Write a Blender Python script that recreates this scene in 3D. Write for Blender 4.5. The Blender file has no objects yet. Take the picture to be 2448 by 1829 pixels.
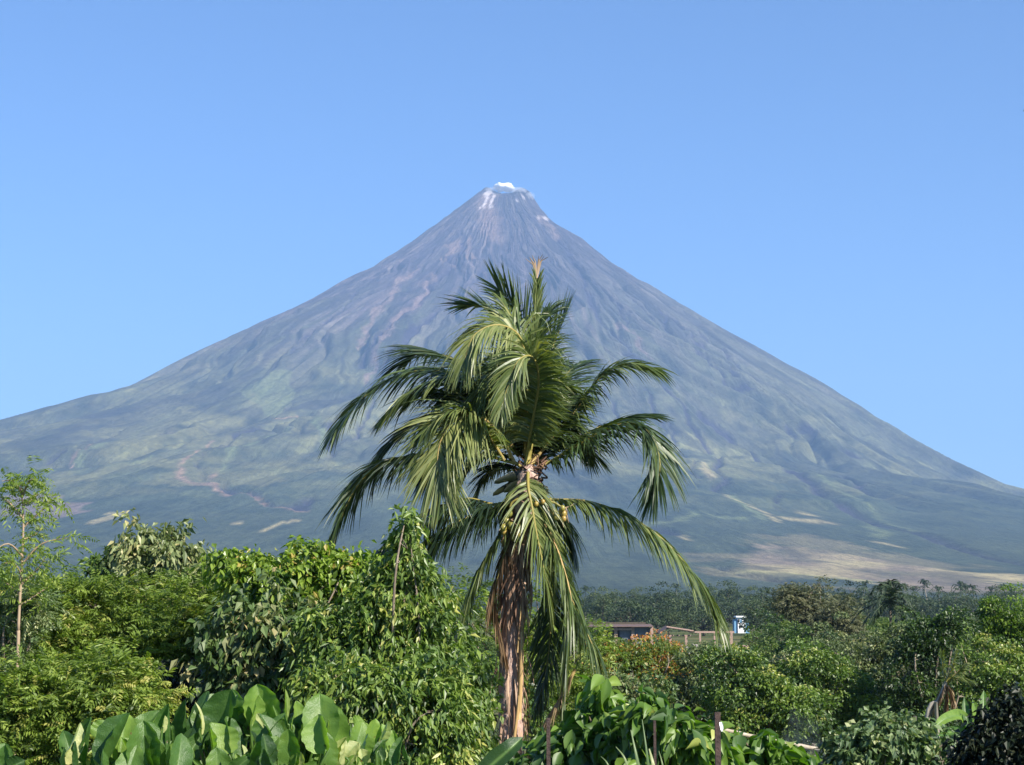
import bpy, math, random
import numpy as np

random.seed(7)
R = np.random.default_rng(11)
C = bpy.context.scene.collection
UP = np.array([0., 0., 1.])

# ---------------------------------------------------------------- camera
F_PX, IW, IH = 4167.0, 2448.0, 1829.0
EYE = np.array([0., 0., 8.0])
PITCH = math.atan((1440 - IH / 2) / F_PX)
cp, sp = math.cos(PITCH), math.sin(PITCH)
cam_d = bpy.data.cameras.new('camera')
cam_d.sensor_width = 36.0
cam_d.lens = 36.0 * F_PX / IW
cam_d.clip_start = 0.3
cam_d.clip_end = 60000
cam = bpy.data.objects.new('camera', cam_d)
cam.location = EYE
cam.rotation_euler = (math.pi / 2 + PITCH, 0, 0)
C.objects.link(cam)
bpy.context.scene.camera = cam


def ray(px, py):
    u = (px - IW / 2) / F_PX
    v = (IH / 2 - py) / F_PX
    return np.array([u, cp - v * sp, sp + v * cp])


def at(px, py, Y):
    d = ray(px, py)
    return EYE + d * (Y / d[1])


# ---------------------------------------------------------------- helpers
def props(o, label=None, cat=None, group=None, kind=None):
    if label: o['label'] = label
    if cat: o['category'] = cat
    if group: o['group'] = group
    if kind: o['kind'] = kind
    return o


def root(name, loc, label, cat, group=None, kind=None):
    o = bpy.data.objects.new(name, None)
    o.location = loc
    o.empty_display_size = 0.3
    C.objects.link(o)
    return props(o, label, cat, group, kind)


def mesh_obj(name, V, Fq, mat, parent=None, tint=None, smooth=True, attrs=None, local=None):
    """V in world space; when parented the parent's location is subtracted"""
    V = np.asarray(V, dtype=np.float64).reshape(-1, 3)
    if parent is not None and local is None:
        off = np.zeros(3); q = parent
        while q is not None:
            off += np.array(q.location); q = q.parent
        V = V - off
    me = bpy.data.meshes.new(name)
    if isinstance(Fq, np.ndarray):
        k = Fq.shape[1]
        me.vertices.add(len(V)); me.vertices.foreach_set('co', V.astype(np.float32).ravel())
        me.loops.add(Fq.size); me.loops.foreach_set('vertex_index', Fq.astype(np.int32).ravel())
        me.polygons.add(len(Fq))
        me.polygons.foreach_set('loop_start', np.arange(0, Fq.size, k, dtype=np.int32))
        me.polygons.foreach_set('loop_total', np.full(len(Fq), k, dtype=np.int32))
        me.update(calc_edges=True)
    else:
        me.from_pydata(V.tolist(), [], Fq)
    if smooth is not None:
        me.polygons.foreach_set('use_smooth', [bool(smooth)] * len(me.polygons))
    if tint is not None:
        a = me.attributes.new('tint', 'FLOAT', 'POINT')
        a.data.foreach_set('value', np.asarray(tint, dtype=np.float32).ravel())
    for k_, v_ in (attrs or {}).items():
        v_ = np.asarray(v_, dtype=np.float32)
        if v_.ndim == 2 and v_.shape[1] == 3:
            a = me.attributes.new(k_, 'FLOAT_VECTOR', 'POINT'); a.data.foreach_set('vector', v_.ravel())
        elif v_.ndim == 2:
            a = me.attributes.new(k_, 'FLOAT_COLOR', 'POINT'); a.data.foreach_set('color', v_.ravel())
        else:
            a = me.attributes.new(k_, 'FLOAT', 'POINT'); a.data.foreach_set('value', v_)
    me.materials.append(mat)
    me.update()
    o = bpy.data.objects.new(name, me)
    C.objects.link(o)
    if parent is not None: o.parent = parent
    return o


class MB:
    """collects pieces; build() links one mesh object"""
    def __init__(s): s.V = []; s.F = []; s.T = []; s.n = 0

    def add(s, V, F, t=0.5):
        V = np.asarray(V, float).reshape(-1, 3)
        s.V.append(V); s.F.append(np.asarray(F, int) + s.n); s.n += len(V)
        s.T.append(np.full(len(V), t) if np.isscalar(t) else np.asarray(t, float).ravel())

    def build(s, name, mat, parent=None, smooth=True):
        return mesh_obj(name, np.concatenate(s.V), np.concatenate(s.F), mat, parent, np.concatenate(s.T), smooth)

    def box(s, lo, hi, t=0.5):
        (a, b, c), (d, e, f) = lo, hi
        V = [(a, b, c), (d, b, c), (d, e, c), (a, e, c), (a, b, f), (d, b, f), (d, e, f), (a, e, f)]
        s.add(V, [(0, 3, 2, 1), (4, 5, 6, 7), (0, 1, 5, 4), (1, 2, 6, 5), (2, 3, 7, 6), (3, 0, 4, 7)], t)

    def tube(s, P, rad, k=8, t=0.5, wob=0.0):
        P = np.asarray(P, float); n = len(P)
        rad = np.full(n, rad) if np.isscalar(rad) else np.asarray(rad, float)
        T = np.gradient(P, axis=0); T /= np.linalg.norm(T, axis=1)[:, None] + 1e-9
        ref = np.array([0.31, 0.95, 0.05]) if abs(T[0][2]) > 0.7 else UP
        A = np.cross(T, ref); A /= np.linalg.norm(A, axis=1)[:, None] + 1e-9
        B = np.cross(T, A)
        an = np.linspace(0, 2 * math.pi, k, endpoint=False)
        rr = rad[:, None] * (1 + wob * R.uniform(-1, 1, (n, k)))
        V = P[:, None] + rr[..., None] * (np.cos(an)[None, :, None] * A[:, None] + np.sin(an)[None, :, None] * B[:, None])
        i = np.arange(n - 1)[:, None] * k; j = np.arange(k)[None]
        F = np.stack([i + j, i + (j + 1) % k, i + k + (j + 1) % k, i + k + j], -1).reshape(-1, 4)
        V = V.reshape(-1, 3)
        m = len(V)
        V = np.vstack([V, P[0], P[-1]])
        caps = [(m, (a + 1) % k, a, m) for a in range(0)]
        s.add(V, F, t)
        # simple end caps from quads (k even)
        e = (n - 1) * k
        capf = []
        for a in range(1, k - 2, 2):
            capf.append((0, a, a + 1, a + 2)); capf.append((e, e + a + 2, e + a + 1, e + a))
        s.F[-1] = np.vstack([s.F[-1], np.asarray(capf, int) + s.n - len(V)]) if capf else s.F[-1]


def spline(P, n):
    P = np.asarray(P, float); m = len(P)
    if m == 2: return P[0] + (P[1] - P[0]) * np.linspace(0, 1, n)[:, None]
    Q = np.vstack([2 * P[0] - P[1], P, 2 * P[-1] - P[-2]])
    ts = np.linspace(0, m - 1 - 1e-6, n); i = ts.astype(int); f = (ts - i)[:, None]
    a, b, c, d = Q[i], Q[i + 1], Q[i + 2], Q[i + 3]
    return 0.5 * (2 * b + (c - a) * f + (2 * a - 5 * b + 4 * c - d) * f**2 + (3 * b - a - 3 * c + d) * f**3)


def norm(v): return v / (np.linalg.norm(v, axis=-1, keepdims=True) + 1e-9)


def rot_pts(V, ax, ang, o):
    ax = ax / np.linalg.norm(ax); V = V - o
    return o + V * math.cos(ang) + np.cross(ax, V) * math.sin(ang) + ax * (V @ ax)[..., None] * (1 - math.cos(ang))


# value noise
_perm = R.random((512, 512))
def vnoise(x, y):
    x = np.asarray(x, float); y = np.asarray(y, float)
    xi = np.floor(x).astype(int); yi = np.floor(y).astype(int)
    fx = x - xi; fy = y - yi
    fx = fx * fx * (3 - 2 * fx); fy = fy * fy * (3 - 2 * fy)
    g = lambda a, b: _perm[a % 512, b % 512]
    return (g(xi, yi) * (1 - fx) + g(xi + 1, yi) * fx) * (1 - fy) + (g(xi, yi + 1) * (1 - fx) + g(xi + 1, yi + 1) * fx) * fy


def fbm(x, y, o=4):
    s = 0; a = 0.5
    for k in range(o):
        s = s + a * vnoise(x * 2**k + 17.3 * k, y * 2**k + 5.1 * k); a *= 0.5
    return s / (1 - 0.5**o)


# ---------------------------------------------------------------- materials
def new_mat(name):
    m = bpy.data.materials.new(name); m.use_nodes = True
    nt = m.node_tree; nt.nodes.clear()
    return m, nt, nt.nodes.new('ShaderNodeOutputMaterial')


def ramp(nt, stops, src):
    r = nt.nodes.new('ShaderNodeValToRGB')
    e = r.color_ramp.elements
    while len(e) < len(stops): e.new(0.5)
    for k, (p, c) in enumerate(stops):
        e[k].position = p; e[k].color = (*c, 1)
    nt.links.new(src, r.inputs[0])
    return r.outputs[0]


def leaf_mat(name, stops, rough=0.42, trans=0.3, tcol=(1.5, 1.7, 0.6), spec=0.5, obj_var=0.0):
    m, nt, out = new_mat(name)
    at_ = nt.nodes.new('ShaderNodeAttribute'); at_.attribute_name = 'tint'
    src = at_.outputs['Fac']
    if obj_var:
        oi = nt.nodes.new('ShaderNodeObjectInfo')
        ma = nt.nodes.new('ShaderNodeMath'); ma.operation = 'MULTIPLY_ADD'
        nt.links.new(oi.outputs['Random'], ma.inputs[0]); ma.inputs[1].default_value = obj_var
        mb = nt.nodes.new('ShaderNodeMath'); mb.operation = 'SUBTRACT'; mb.inputs[1].default_value = obj_var / 2
        nt.links.new(src, mb.inputs[0]); nt.links.new(mb.outputs[0], ma.inputs[2]); src = ma.outputs[0]
    col = ramp(nt, stops, src)
    p = nt.nodes.new('ShaderNodeBsdfPrincipled')
    nt.links.new(col, p.inputs['Base Color'])
    p.inputs['Roughness'].default_value = rough
    p.inputs['Specular IOR Level'].default_value = spec
    t = nt.nodes.new('ShaderNodeBsdfTranslucent')
    mx = nt.nodes.new('ShaderNodeMix'); mx.data_type = 'RGBA'; mx.blend_type = 'MULTIPLY'
    mx.inputs['Factor'].default_value = 1.0
    nt.links.new(col, mx.inputs[6]); mx.inputs[7].default_value = (*tcol, 1)
    nt.links.new(mx.outputs[2], t.inputs['Color'])
    s = nt.nodes.new('ShaderNodeMixShader'); s.inputs[0].default_value = trans
    nt.links.new(p.outputs[0], s.inputs[1]); nt.links.new(t.outputs[0], s.inputs[2])
    nt.links.new(s.outputs[0], out.inputs[0])
    return m


def rough_mat(name, c1, c2, scale=6.0, rough=0.85, bump=0.0, stretch=(1, 1, 1), coord='Object', metal=0.0):
    m, nt, out = new_mat(name)
    tc = nt.nodes.new('ShaderNodeTexCoord')
    mp = nt.nodes.new('ShaderNodeMapping'); mp.inputs['Scale'].default_value = stretch
    nt.links.new(tc.outputs[coord], mp.inputs[0])
    n = nt.nodes.new('ShaderNodeTexNoise'); n.inputs['Scale'].default_value = scale; n.inputs['Detail'].default_value = 6
    n.inputs['Roughness'].default_value = 0.65
    nt.links.new(mp.outputs[0], n.inputs['Vector'])
    col = ramp(nt, [(0.32, c1), (0.68, c2)], n.outputs[0])
    p = nt.nodes.new('ShaderNodeBsdfPrincipled')
    nt.links.new(col, p.inputs['Base Color']); p.inputs['Roughness'].default_value = rough
    p.inputs['Metallic'].default_value = metal
    if bump:
        b = nt.nodes.new('ShaderNodeBump'); b.inputs['Strength'].default_value = bump; b.inputs['Distance'].default_value = 0.05
        nt.links.new(n.outputs[0], b.inputs['Height']); nt.links.new(b.outputs[0], p.inputs['Normal'])
    nt.links.new(p.outputs[0], out.inputs[0])
    return m


M = {}
M['bark'] = rough_mat('bark', (.10, .075, .05), (.28, .23, .17), 9, 0.9, 0.6, (1, 1, .25))
M['pale_bark'] = rough_mat('pale_bark', (.22, .19, .15), (.42, .38, .31), 9, 0.9, 0.5, (1, 1, .25))
M['dark_bark'] = rough_mat('dark_bark', (.035, .028, .02), (.10, .08, .055), 9, 0.9, 0.5, (1, 1, .25))
M['palm_trunk'] = rough_mat('palm_trunk', (.20, .12, .10), (.60, .44, .36), 5, 0.9, 0.8, (3, 3, 1.2))
M['rust'] = rough_mat('rust', (.028, .018, .016), (.075, .045, .036), 30, 0.85, 0.4)
M['wood'] = rough_mat('wood', (.22, .13, .10), (.42, .30, .24), 6, 0.9, 0.2)
M['concrete'] = rough_mat('concrete', (.20, .185, .16), (.36, .33, .29), 3, 0.9, 0.2)
M['tin'] = rough_mat('tin', (.08, .05, .04), (.17, .11, .085), 2.5, 0.7, 0.2)
M['white_wall'] = rough_mat('white_wall', (.70, .74, .78), (.82, .84, .86), 2, 0.8)
M['blue_wall'] = rough_mat('blue_wall', (.10, .25, .42), (.16, .33, .50), 2, 0.6)
M['slate'] = rough_mat('slate', (.07, .08, .10), (.14, .16, .19), 2, 0.7)
M['dark_glass'] = rough_mat('dark_glass', (.02, .025, .03), (.04, .05, .06), 2, 0.2)
M['bamboo'] = rough_mat('bamboo', (.30, .24, .16), (.50, .43, .33), 8, 0.7, 0.1)
G = lambda *c: tuple(c)
M['palm_leaf'] = leaf_mat('palm_leaf', [(0, G(0.019, 0.038, 0.024)), (.35, G(0.052, 0.090, 0.028)), (.7, G(0.128, 0.170, 0.048)), (1, G(0.257, 0.275, 0.100))], 0.42, 0.30, (1.5, 1.55, .5), 0.6)
M['palm_dry'] = leaf_mat('palm_dry', [(0, G(.06, .035, .02)), (.5, G(.20, .13, .07)), (1, G(.36, .27, .15))], 0.7, 0.2, (1.2, 1.0, .7), 0.3)
M['rachis'] = leaf_mat('rachis', [(0, G(.10, .11, .03)), (.5, G(.26, .22, .06)), (1, G(.44, .29, .13))], 0.5, 0.0, spec=0.3)
M['sheath'] = leaf_mat('sheath', [(0, G(.07, .04, .028)), (.5, G(.27, .16, .105)), (1, G(.52, .36, .25))], 0.85, 0.05, spec=0.2)
M['coconut'] = leaf_mat('coconut', [(0, G(.12, .14, .035)), (.5, G(.26, .23, .05)), (1, G(.34, .20, .05))], 0.35, 0.0)
M['feather'] = leaf_mat('feather', [(0, G(0.047, 0.079, 0.014)), (.5, G(0.146, 0.219, 0.033)), (.85, G(0.258, 0.329, 0.056)), (1, G(0.350, 0.341, 0.093))], 0.5, 0.38, (1.5, 1.7, .5))
M['vine'] = leaf_mat('vine', [(0, G(0.037, 0.072, 0.012)), (.5, G(0.138, 0.216, 0.026)), (.92, G(0.263, 0.348, 0.050)), (1, G(0.375, 0.300, 0.080))], 0.38, 0.35, (1.4, 1.8, .4))
M['mango'] = leaf_mat('mango', [(0, G(0.026, 0.055, 0.012)), (.5, G(0.089, 0.155, 0.024)), (.92, G(0.196, 0.270, 0.044)), (1, G(0.366, 0.369, 0.099))], 0.46, 0.28, (1.4, 1.7, .4), 0.6)
M['grey_leaf'] = leaf_mat('grey_leaf', [(0, G(0.039, 0.060, 0.021)), (.45, G(0.116, 0.156, 0.052)), (.8, G(0.220, 0.252, 0.104)), (1, G(0.418, 0.384, 0.180))], 0.45, 0.22)
M['dull_leaf'] = leaf_mat('dull_leaf', [(0, G(0.028, 0.055, 0.016)), (.4, G(0.083, 0.144, 0.036)), (.75, G(0.187, 0.201, 0.085)), (1, G(0.396, 0.322, 0.150))], 0.5, 0.22)
M['orange_leaf'] = leaf_mat('orange_leaf', [(0, G(0.039, 0.069, 0.012)), (.5, G(0.098, 0.156, 0.020)), (.75, G(0.169, 0.200, 0.030)), (.9, G(0.312, 0.225, 0.040)), (1, G(0.416, 0.163, 0.035))], 0.5, 0.3)
M['shaded_dark_leaf'] = leaf_mat('shaded_dark_leaf', [(0, G(.007, .012, .006)), (.6, G(.013, .022, .009)), (1, G(.035, .04, .018))], 0.45, 0.08, (1, 1, 1), 0.3)  # near-black tones put shade into the colour of dark leaves
M['broad_leaf'] = leaf_mat('broad_leaf', [(0, G(0.039, 0.085, 0.019)), (.5, G(0.084, 0.164, 0.025)), (.85, G(0.154, 0.246, 0.034)), (1, G(0.385, 0.410, 0.111))], 0.48, 0.33, (1.5, 1.9, .4), 0.6)
M['pale_leaf'] = leaf_mat('pale_leaf', [(0, G(0.042, 0.083, 0.032)), (.5, G(0.095, 0.154, 0.054)), (.85, G(0.200, 0.253, 0.108)), (1, G(0.378, 0.396, 0.198))], 0.45, 0.25)
M['far_leaf'] = leaf_mat('far_leaf', [(0, G(.018, .035, .016)), (.5, G(.04, .07, .025)), (1, G(.09, .12, .04))], 0.6, 0.2, obj_var=0.5)
M['mid_leaf'] = leaf_mat('mid_leaf', [(0, G(0.030, 0.062, 0.016)), (.5, G(0.068, 0.124, 0.022)), (1, G(0.149, 0.194, 0.037))], 0.5, 0.28, obj_var=0.45)
M['casuarina'] = leaf_mat('casuarina', [(0, G(.07, .085, .04)), (.5, G(.125, .135, .065)), (1, G(.21, .20, .10))], 0.7, 0.2)
M['twig'] = leaf_mat('twig', [(0, G(.12, .08, .05)), (1, G(.36, .27, .18))], 0.8, 0.0, spec=0.2)


def big_leaf_mat():
    m, nt, out = new_mat('heart_leaf')
    a1 = nt.nodes.new('ShaderNodeAttribute'); a1.attribute_name = 'tint'
    a2 = nt.nodes.new('ShaderNodeAttribute'); a2.attribute_name = 'vein'
    col = ramp(nt, [(0, (.018, .050, .016)), (.5, (.062, .135, .026)), (.85, (.17, .27, .05)), (1, (.40, .42, .18))], a1.outputs['Fac'])
    mx = nt.nodes.new('ShaderNodeMix'); mx.data_type = 'RGBA'
    nt.links.new(a2.outputs['Fac'], mx.inputs['Factor']); nt.links.new(col, mx.inputs[6]); mx.inputs[7].default_value = (.13, .22, .06, 1)
    tcn = nt.nodes.new('ShaderNodeTexCoord')
    nb = nt.nodes.new('ShaderNodeTexNoise'); nb.inputs['Scale'].default_value = 9; nb.inputs['Detail'].default_value = 7; nb.inputs['Roughness'].default_value = .7
    nt.links.new(tcn.outputs['Object'], nb.inputs['Vector'])
    mot = ramp(nt, [(.30, (.62, .70, .6)), (.5, (1, 1, 1)), (.7, (1.35, 1.2, 1.1))], nb.outputs[0])
    ns = nt.nodes.new('ShaderNodeTexNoise'); ns.inputs['Scale'].default_value = 22; ns.inputs['Detail'].default_value = 3
    nt.links.new(tcn.outputs['Object'], ns.inputs['Vector'])
    spots = ramp(nt, [(.70, (0, 0, 0)), (.74, (1, 1, 1))], ns.outputs[0])
    m3 = nt.nodes.new('ShaderNodeMix'); m3.data_type = 'RGBA'; m3.blend_type = 'MULTIPLY'; m3.inputs['Factor'].default_value = 1
    nt.links.new(mx.outputs[2], m3.inputs[6]); nt.links.new(mot, m3.inputs[7])
    mx = nt.nodes.new('ShaderNodeMix'); mx.data_type = 'RGBA'
    nt.links.new(spots, mx.inputs['Factor']); nt.links.new(m3.outputs[2], mx.inputs[6]); mx.inputs[7].default_value = (.12, .075, .03, 1)
    p = nt.nodes.new('ShaderNodeBsdfPrincipled'); nt.links.new(mx.outputs[2], p.inputs['Base Color'])
    p.inputs['Roughness'].default_value = 0.42
    n = nt.nodes.new('ShaderNodeTexNoise'); n.inputs['Scale'].default_value = 28; n.inputs['Detail'].default_value = 3
    b = nt.nodes.new('ShaderNodeBump'); b.inputs['Strength'].default_value = 0.3; b.inputs['Distance'].default_value = 0.01
    ad = nt.nodes.new('ShaderNodeMath'); ad.operation = 'MULTIPLY_ADD'; nt.links.new(a2.outputs['Fac'], ad.inputs[0]); ad.inputs[1].default_value = -1.2
    nt.links.new(n.outputs[0], ad.inputs[2]); nt.links.new(ad.outputs[0], b.inputs['Height']); nt.links.new(b.outputs[0], p.inputs['Normal'])
    t = nt.nodes.new('ShaderNodeBsdfTranslucent')
    m2 = nt.nodes.new('ShaderNodeMix'); m2.data_type = 'RGBA'; m2.blend_type = 'MULTIPLY'; m2.inputs['Factor'].default_value = 1
    nt.links.new(mx.outputs[2], m2.inputs[6]); m2.inputs[7].default_value = (1.9, 2.3, .5, 1)
    nt.links.new(m2.outputs[2], t.inputs['Color'])
    s = nt.nodes.new('ShaderNodeMixShader'); s.inputs[0].default_value = 0.33
    nt.links.new(p.outputs[0], s.inputs[1]); nt.links.new(t.outputs[0], s.inputs[2]); nt.links.new(s.outputs[0], out.inputs[0])
    return m


M['heart_leaf'] = big_leaf_mat()


# ---------------------------------------------------------------- terrain
def ground_z(x, y):
    x = np.asarray(x, float); y = np.asarray(y, float)
    s = np.clip((y - 7.5) / 17.0, 0, 1); s = s * s * (3 - 2 * s)
    z = 6.25 * (1 - s)
    z = z + 0.25 * (fbm(x * .15 + 40, y * .15 + 9, 3) - .5) * np.clip(y / 20, 0.3, 1)
    return z


def ground_mat():
    m, nt, out = new_mat('ground')
    tc = nt.nodes.new('ShaderNodeTexCoord')
    n = nt.nodes.new('ShaderNodeTexNoise'); n.inputs['Scale'].default_value = 0.05; n.inputs['Detail'].default_value = 9
    n.inputs['Roughness'].default_value = 0.7
    nt.links.new(tc.outputs['Object'], n.inputs['Vector'])
    col = ramp(nt, [(.3, (.035, .06, .02)), (.48, (.07, .09, .03)), (.6, (.13, .12, .055)), (.75, (.2, .16, .10))], n.outputs[0])
    p = nt.nodes.new('ShaderNodeBsdfPrincipled'); nt.links.new(col, p.inputs['Base Color']); p.inputs['Roughness'].default_value = 1
    p.inputs['Specular IOR Level'].default_value = 0.1
    n2 = nt.nodes.new('ShaderNodeTexNoise'); n2.inputs['Scale'].default_value = 3; n2.inputs['Detail'].default_value = 6
    nt.links.new(tc.outputs['Object'], n2.inputs['Vector'])
    b = nt.nodes.new('ShaderNodeBump'); b.inputs['Strength'].default_value = 0.8; b.inputs['Distance'].default_value = 0.2
    nt.links.new(n2.outputs[0], b.inputs['Height']); nt.links.new(b.outputs[0], p.inputs['Normal'])
    nt.links.new(p.outputs[0], out.inputs[0])
    return m


def build_ground():
    xs = np.concatenate([-np.geomspace(15000, 40, 40), np.linspace(-38, 38, 60), np.geomspace(40, 15000, 40)])
    ys = np.concatenate([[-400, -60, -20], np.linspace(-8, 60, 80), np.geomspace(62, 19000, 60)])
    X, Y = np.meshgrid(xs, ys)
    Z = ground_z(X, Y)
    ny, nx = X.shape
    i = np.arange(ny - 1)[:, None] * nx; j = np.arange(nx - 1)[None]
    Fq = np.stack([i + j, i + j + 1, i + j + 1 + nx, i + j + nx], -1).reshape(-1, 4)
    o = mesh_obj('ground', np.stack([X, Y, Z], -1).reshape(-1, 3), Fq, ground_mat())
    props(o, kind='structure')


build_ground()

# ---------------------------------------------------------------- volcano
VC = at(1206, 437, 10000)
PL = [(0, 2431), (74, 2441), (106, 2424), (238, 2315), (398, 2186), (584, 2040), (769, 1906), (955, 1791), (1194, 1657), (1460, 1520), (1726, 1377), (2097, 1189), (2416, 1065), (2894, 873), (4000, 560), (5000, 330), (6000, 130), (7000, 38), (8000, 9), (9400, -4)]
PR = [(0, 2407), (107, 2417), (147, 2396), (213, 2290), (293, 2202), (452, 2090), (612, 1958), (824, 1813), (1090, 1639), (1355, 1465), (1621, 1289), (1886, 1129), (2046, 1028), (2285, 853), (2550, 697), (2789, 568), (2981, 509), (4000, 330), (5000, 190), (6000, 95), (7000, 34), (8000, 9), (9400, -4)]
PLR, PLH = np.array(PL, float).T
PRR, PRH = np.array(PR, float).T


def prof(th, r):
    w = 0.5 + 0.5 * np.cos(th)       # 1 = right
    w = w * w * (3 - 2 * w)
    base = (1 - w) * np.interp(r, PLR, PLH) + w * np.interp(r, PRR, PRH)
    return base - 62 * np.exp(-((th + math.pi / 2) / .75) ** 2) * np.clip((330 - r) / 200, 0, 1)


def gully(th, r):
    lr = np.log(np.maximum(r, 50) / 50)
    warp = 0.17 * (fbm(th * 4 + 50, lr * 2.6 + 3, 4) - .5) * np.clip(lr - 1.0, 0, 3)
    t = th + warp
    n1 = np.abs(vnoise(t * 9 + 100, lr * .9) - .5) * 2
    n2 = np.abs(vnoise(t * 22 + 200, lr * 1.4 + 7) - .5) * 2
    n3 = np.abs(vnoise(t * 44 + 300, lr * 4.5 + 3) - .5) * 2
    n4 = vnoise(t * 120 + 400, lr * 5 + 3)
    s = np.clip(r / 2300, 0, 1) ** 1.15
    fade = np.clip((5600 - r) / 3300, 0, 1)
    a = s * fade
    small = np.clip(r / 500, .12, 1)
    return a * (110 * (n1 - .5) + 85 * (n2 - .5)) + small * fade * (14 * (n3 - .5) + 12 * (n4 - .5))


def vol_h(x, y):
    dx = x - VC[0]; dy = y - VC[1]
    return prof(np.arctan2(dy, dx), np.hypot(dx, dy))


def hit(px, py):
    d = ray(px, py); d = d / d[1]
    t = np.arange(1500, 11500, 8.0)
    P = EYE + d * t[:, None]
    below = P[:, 2] < vol_h(P[:, 0], P[:, 1])
    k = np.argmax(below) if below.any() else np.argmin(np.hypot(P[:, 0] - VC[0], P[:, 1] - VC[1]))
    return P[k]


def build_volcano():
    # angle grid: dense on the side that faces the camera
    tf = np.linspace(-math.pi - .06, .06, 1150)
    tb = np.linspace(.06, math.pi - .06, 90)[1:-1]
    th = np.concatenate([tf, tb])
    rr = np.concatenate([[0, 30, 55, 75], np.arange(88, 3600, 12.5), 3600 + np.cumsum(np.linspace(13, 90, 112))])
    rr = rr[rr < 9400]; rr = np.append(rr, 9400)
    TH, RR = np.meshgrid(th, rr)
    rim = 1 + 0.0 * TH
    X = VC[0] + RR * np.cos(TH); Y = VC[1] + RR * np.sin(TH)
    Z = prof(TH, RR) + gully(TH, RR)
    # crater: a notch at the top, rim a little ragged
    Z = np.where(RR < 112, np.minimum(Z, 2404 + 12 * vnoise(TH * 4 + 9, 0 * TH) - 8 * np.cos(TH) - 52 * np.exp(-((TH + math.pi / 2) / .75) ** 2) - 90 * (1 - RR / 112)), Z)
    # smooth masks in world x/z of the slope
    Vx, Vz = X, prof(TH, RR)
    # wobble so that edges are ragged
    wx = 44 * (fbm(X / 90, Z / 50, 4) - .5) * 2; wz = 26 * (fbm(X / 80 + 40, Z / 45 + 9, 4) - .5) * 2
    Qx = Vx + wx; Qz = Vz + wz
    mpp = lambda P: np.linalg.norm(P - EYE) / F_PX
    front = (np.sin(TH) < 0.12)

    def stroke(pts, w):
        P = [hit(*p) for p in pts]
        P = np.array(P); m = np.zeros(X.shape)
        ws = np.linspace(w[0], w[1], len(P)) if isinstance(w, tuple) else np.full(len(P), w)
        if len(P) == 1:
            s_ = mpp(P[0]) * ws[0]
            return np.clip(1.4 - np.hypot(Qx - P[0][0], Qz - P[0][2]) / s_, 0, 1) * front
        for k in range(len(P) - 1):
            a, b = P[k], P[k + 1]
            ab = np.array([b[0] - a[0], b[2] - a[2]]); L = ab @ ab + 1e-6
            t = np.clip(((Qx - a[0]) * ab[0] + (Qz - a[2]) * ab[1]) / L, 0, 1)
            d = np.hypot(Qx - a[0] - t * ab[0], Qz - a[2] - t * ab[1])
            s_ = (mpp(a) * (1 - t) * ws[k] + mpp(b) * t * ws[k + 1])
            m = np.maximum(m, np.clip(1.5 - d / s_, 0, 1))
        return np.clip(m, 0, 1) * front

    def poly(pts):
        P = np.array([hit(*p) for p in pts])[:, [0, 2]]
        ins = np.zeros(X.shape, bool)
        n = len(P)
        for k in range(n):
            x1, z1 = P[k]; x2, z2 = P[(k + 1) % n]
            c = ((z1 > Qz) != (z2 > Qz)) & (Qx < (x2 - x1) * (Qz - z1) / (z2 - z1 + 1e-9) + x1)
            ins ^= c
        return ins.astype(float) * front

    lr = np.log(np.maximum(RR, 50) / 50)
    st = fbm(TH * 34 + 9, lr * 1.7, 4)            # radial streaks
    st2 = fbm(TH * 90 + 9, lr * 3.2, 3)
    pat = fbm(X / 420, Y / 420 + Z / 200, 4)
    col = np.zeros(X.shape + (3,))
    def mix(c, m):
        nonlocal col
        col = col * (1 - m[..., None]) + np.array(c) * m[..., None]
    sst = lambda e0, e1, v: (lambda t: t * t * (3 - 2 * t))(np.clip((v - e0) / (e1 - e0), 0, 1))
    col[:] = (.066, .056, .070)                                   # bare lava and scree
    mix((.135, .11, .112), sst(.52, .72, st) * .8)
    mix((.040, .036, .052), sst(.46, .30, st2) * .45)
    green = sst(1750, 900, Z + 900 * (st - .5) + 500 * (pat - .5))
    mix((.078, .088, .048), green * .8)
    mix((.155, .155, .075), green * sst(.47, .62, pat * .6 + st * .4) * .85)
    forest = sst(620, 300, Z + 300 * (pat - .5))
    mix((.045, .064, .040), forest * .85)
    rs = sst(.1, .6, np.cos(TH)) * sst(600, 1100, Z) * sst(2100, 1500, Z)
    mix((.105, .11, .085), rs * .5)
    mot = fbm(X / 70 + 11, Y / 150 + Z / 60, 4)
    mix((.02, .034, .022), sst(.52, .72, mot) * sst(1500, 900, Z) * .5)
    mix((.15, .17, .08), sst(.42, .28, mot) * sst(1500, 900, Z) * sst(200, 420, Z) * .3)
    wt = TH + .17 * (fbm(TH * 4 + 50, lr * 2.6 + 3, 4) - .5) * np.clip(lr - 1.0, 0, 3)
    s3 = fbm(wt * 75 + 5, lr * 2.0, 3); s4 = fbm(wt * 26 + 15, lr * 1.2 + 9, 3)
    col *= (1 + 1.1 * (s3 - .5) * sst(150, 700, Z))[..., None]
    mix((.035, .034, .042), sst(.42, .28, s4) * sst(350, 900, Z) * .55)
    mix((.15, .135, .125), sst(.60, .74, s4) * sst(500, 1200, Z) * .35)
    DARK = (.040, .034, .060); PINK = (.36, .22, .165); GREEN = (.15, .18, .085); TAN = (.37, .31, .16)
    BRN = (.20, .145, .13)
    carve = np.zeros(X.shape)
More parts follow.
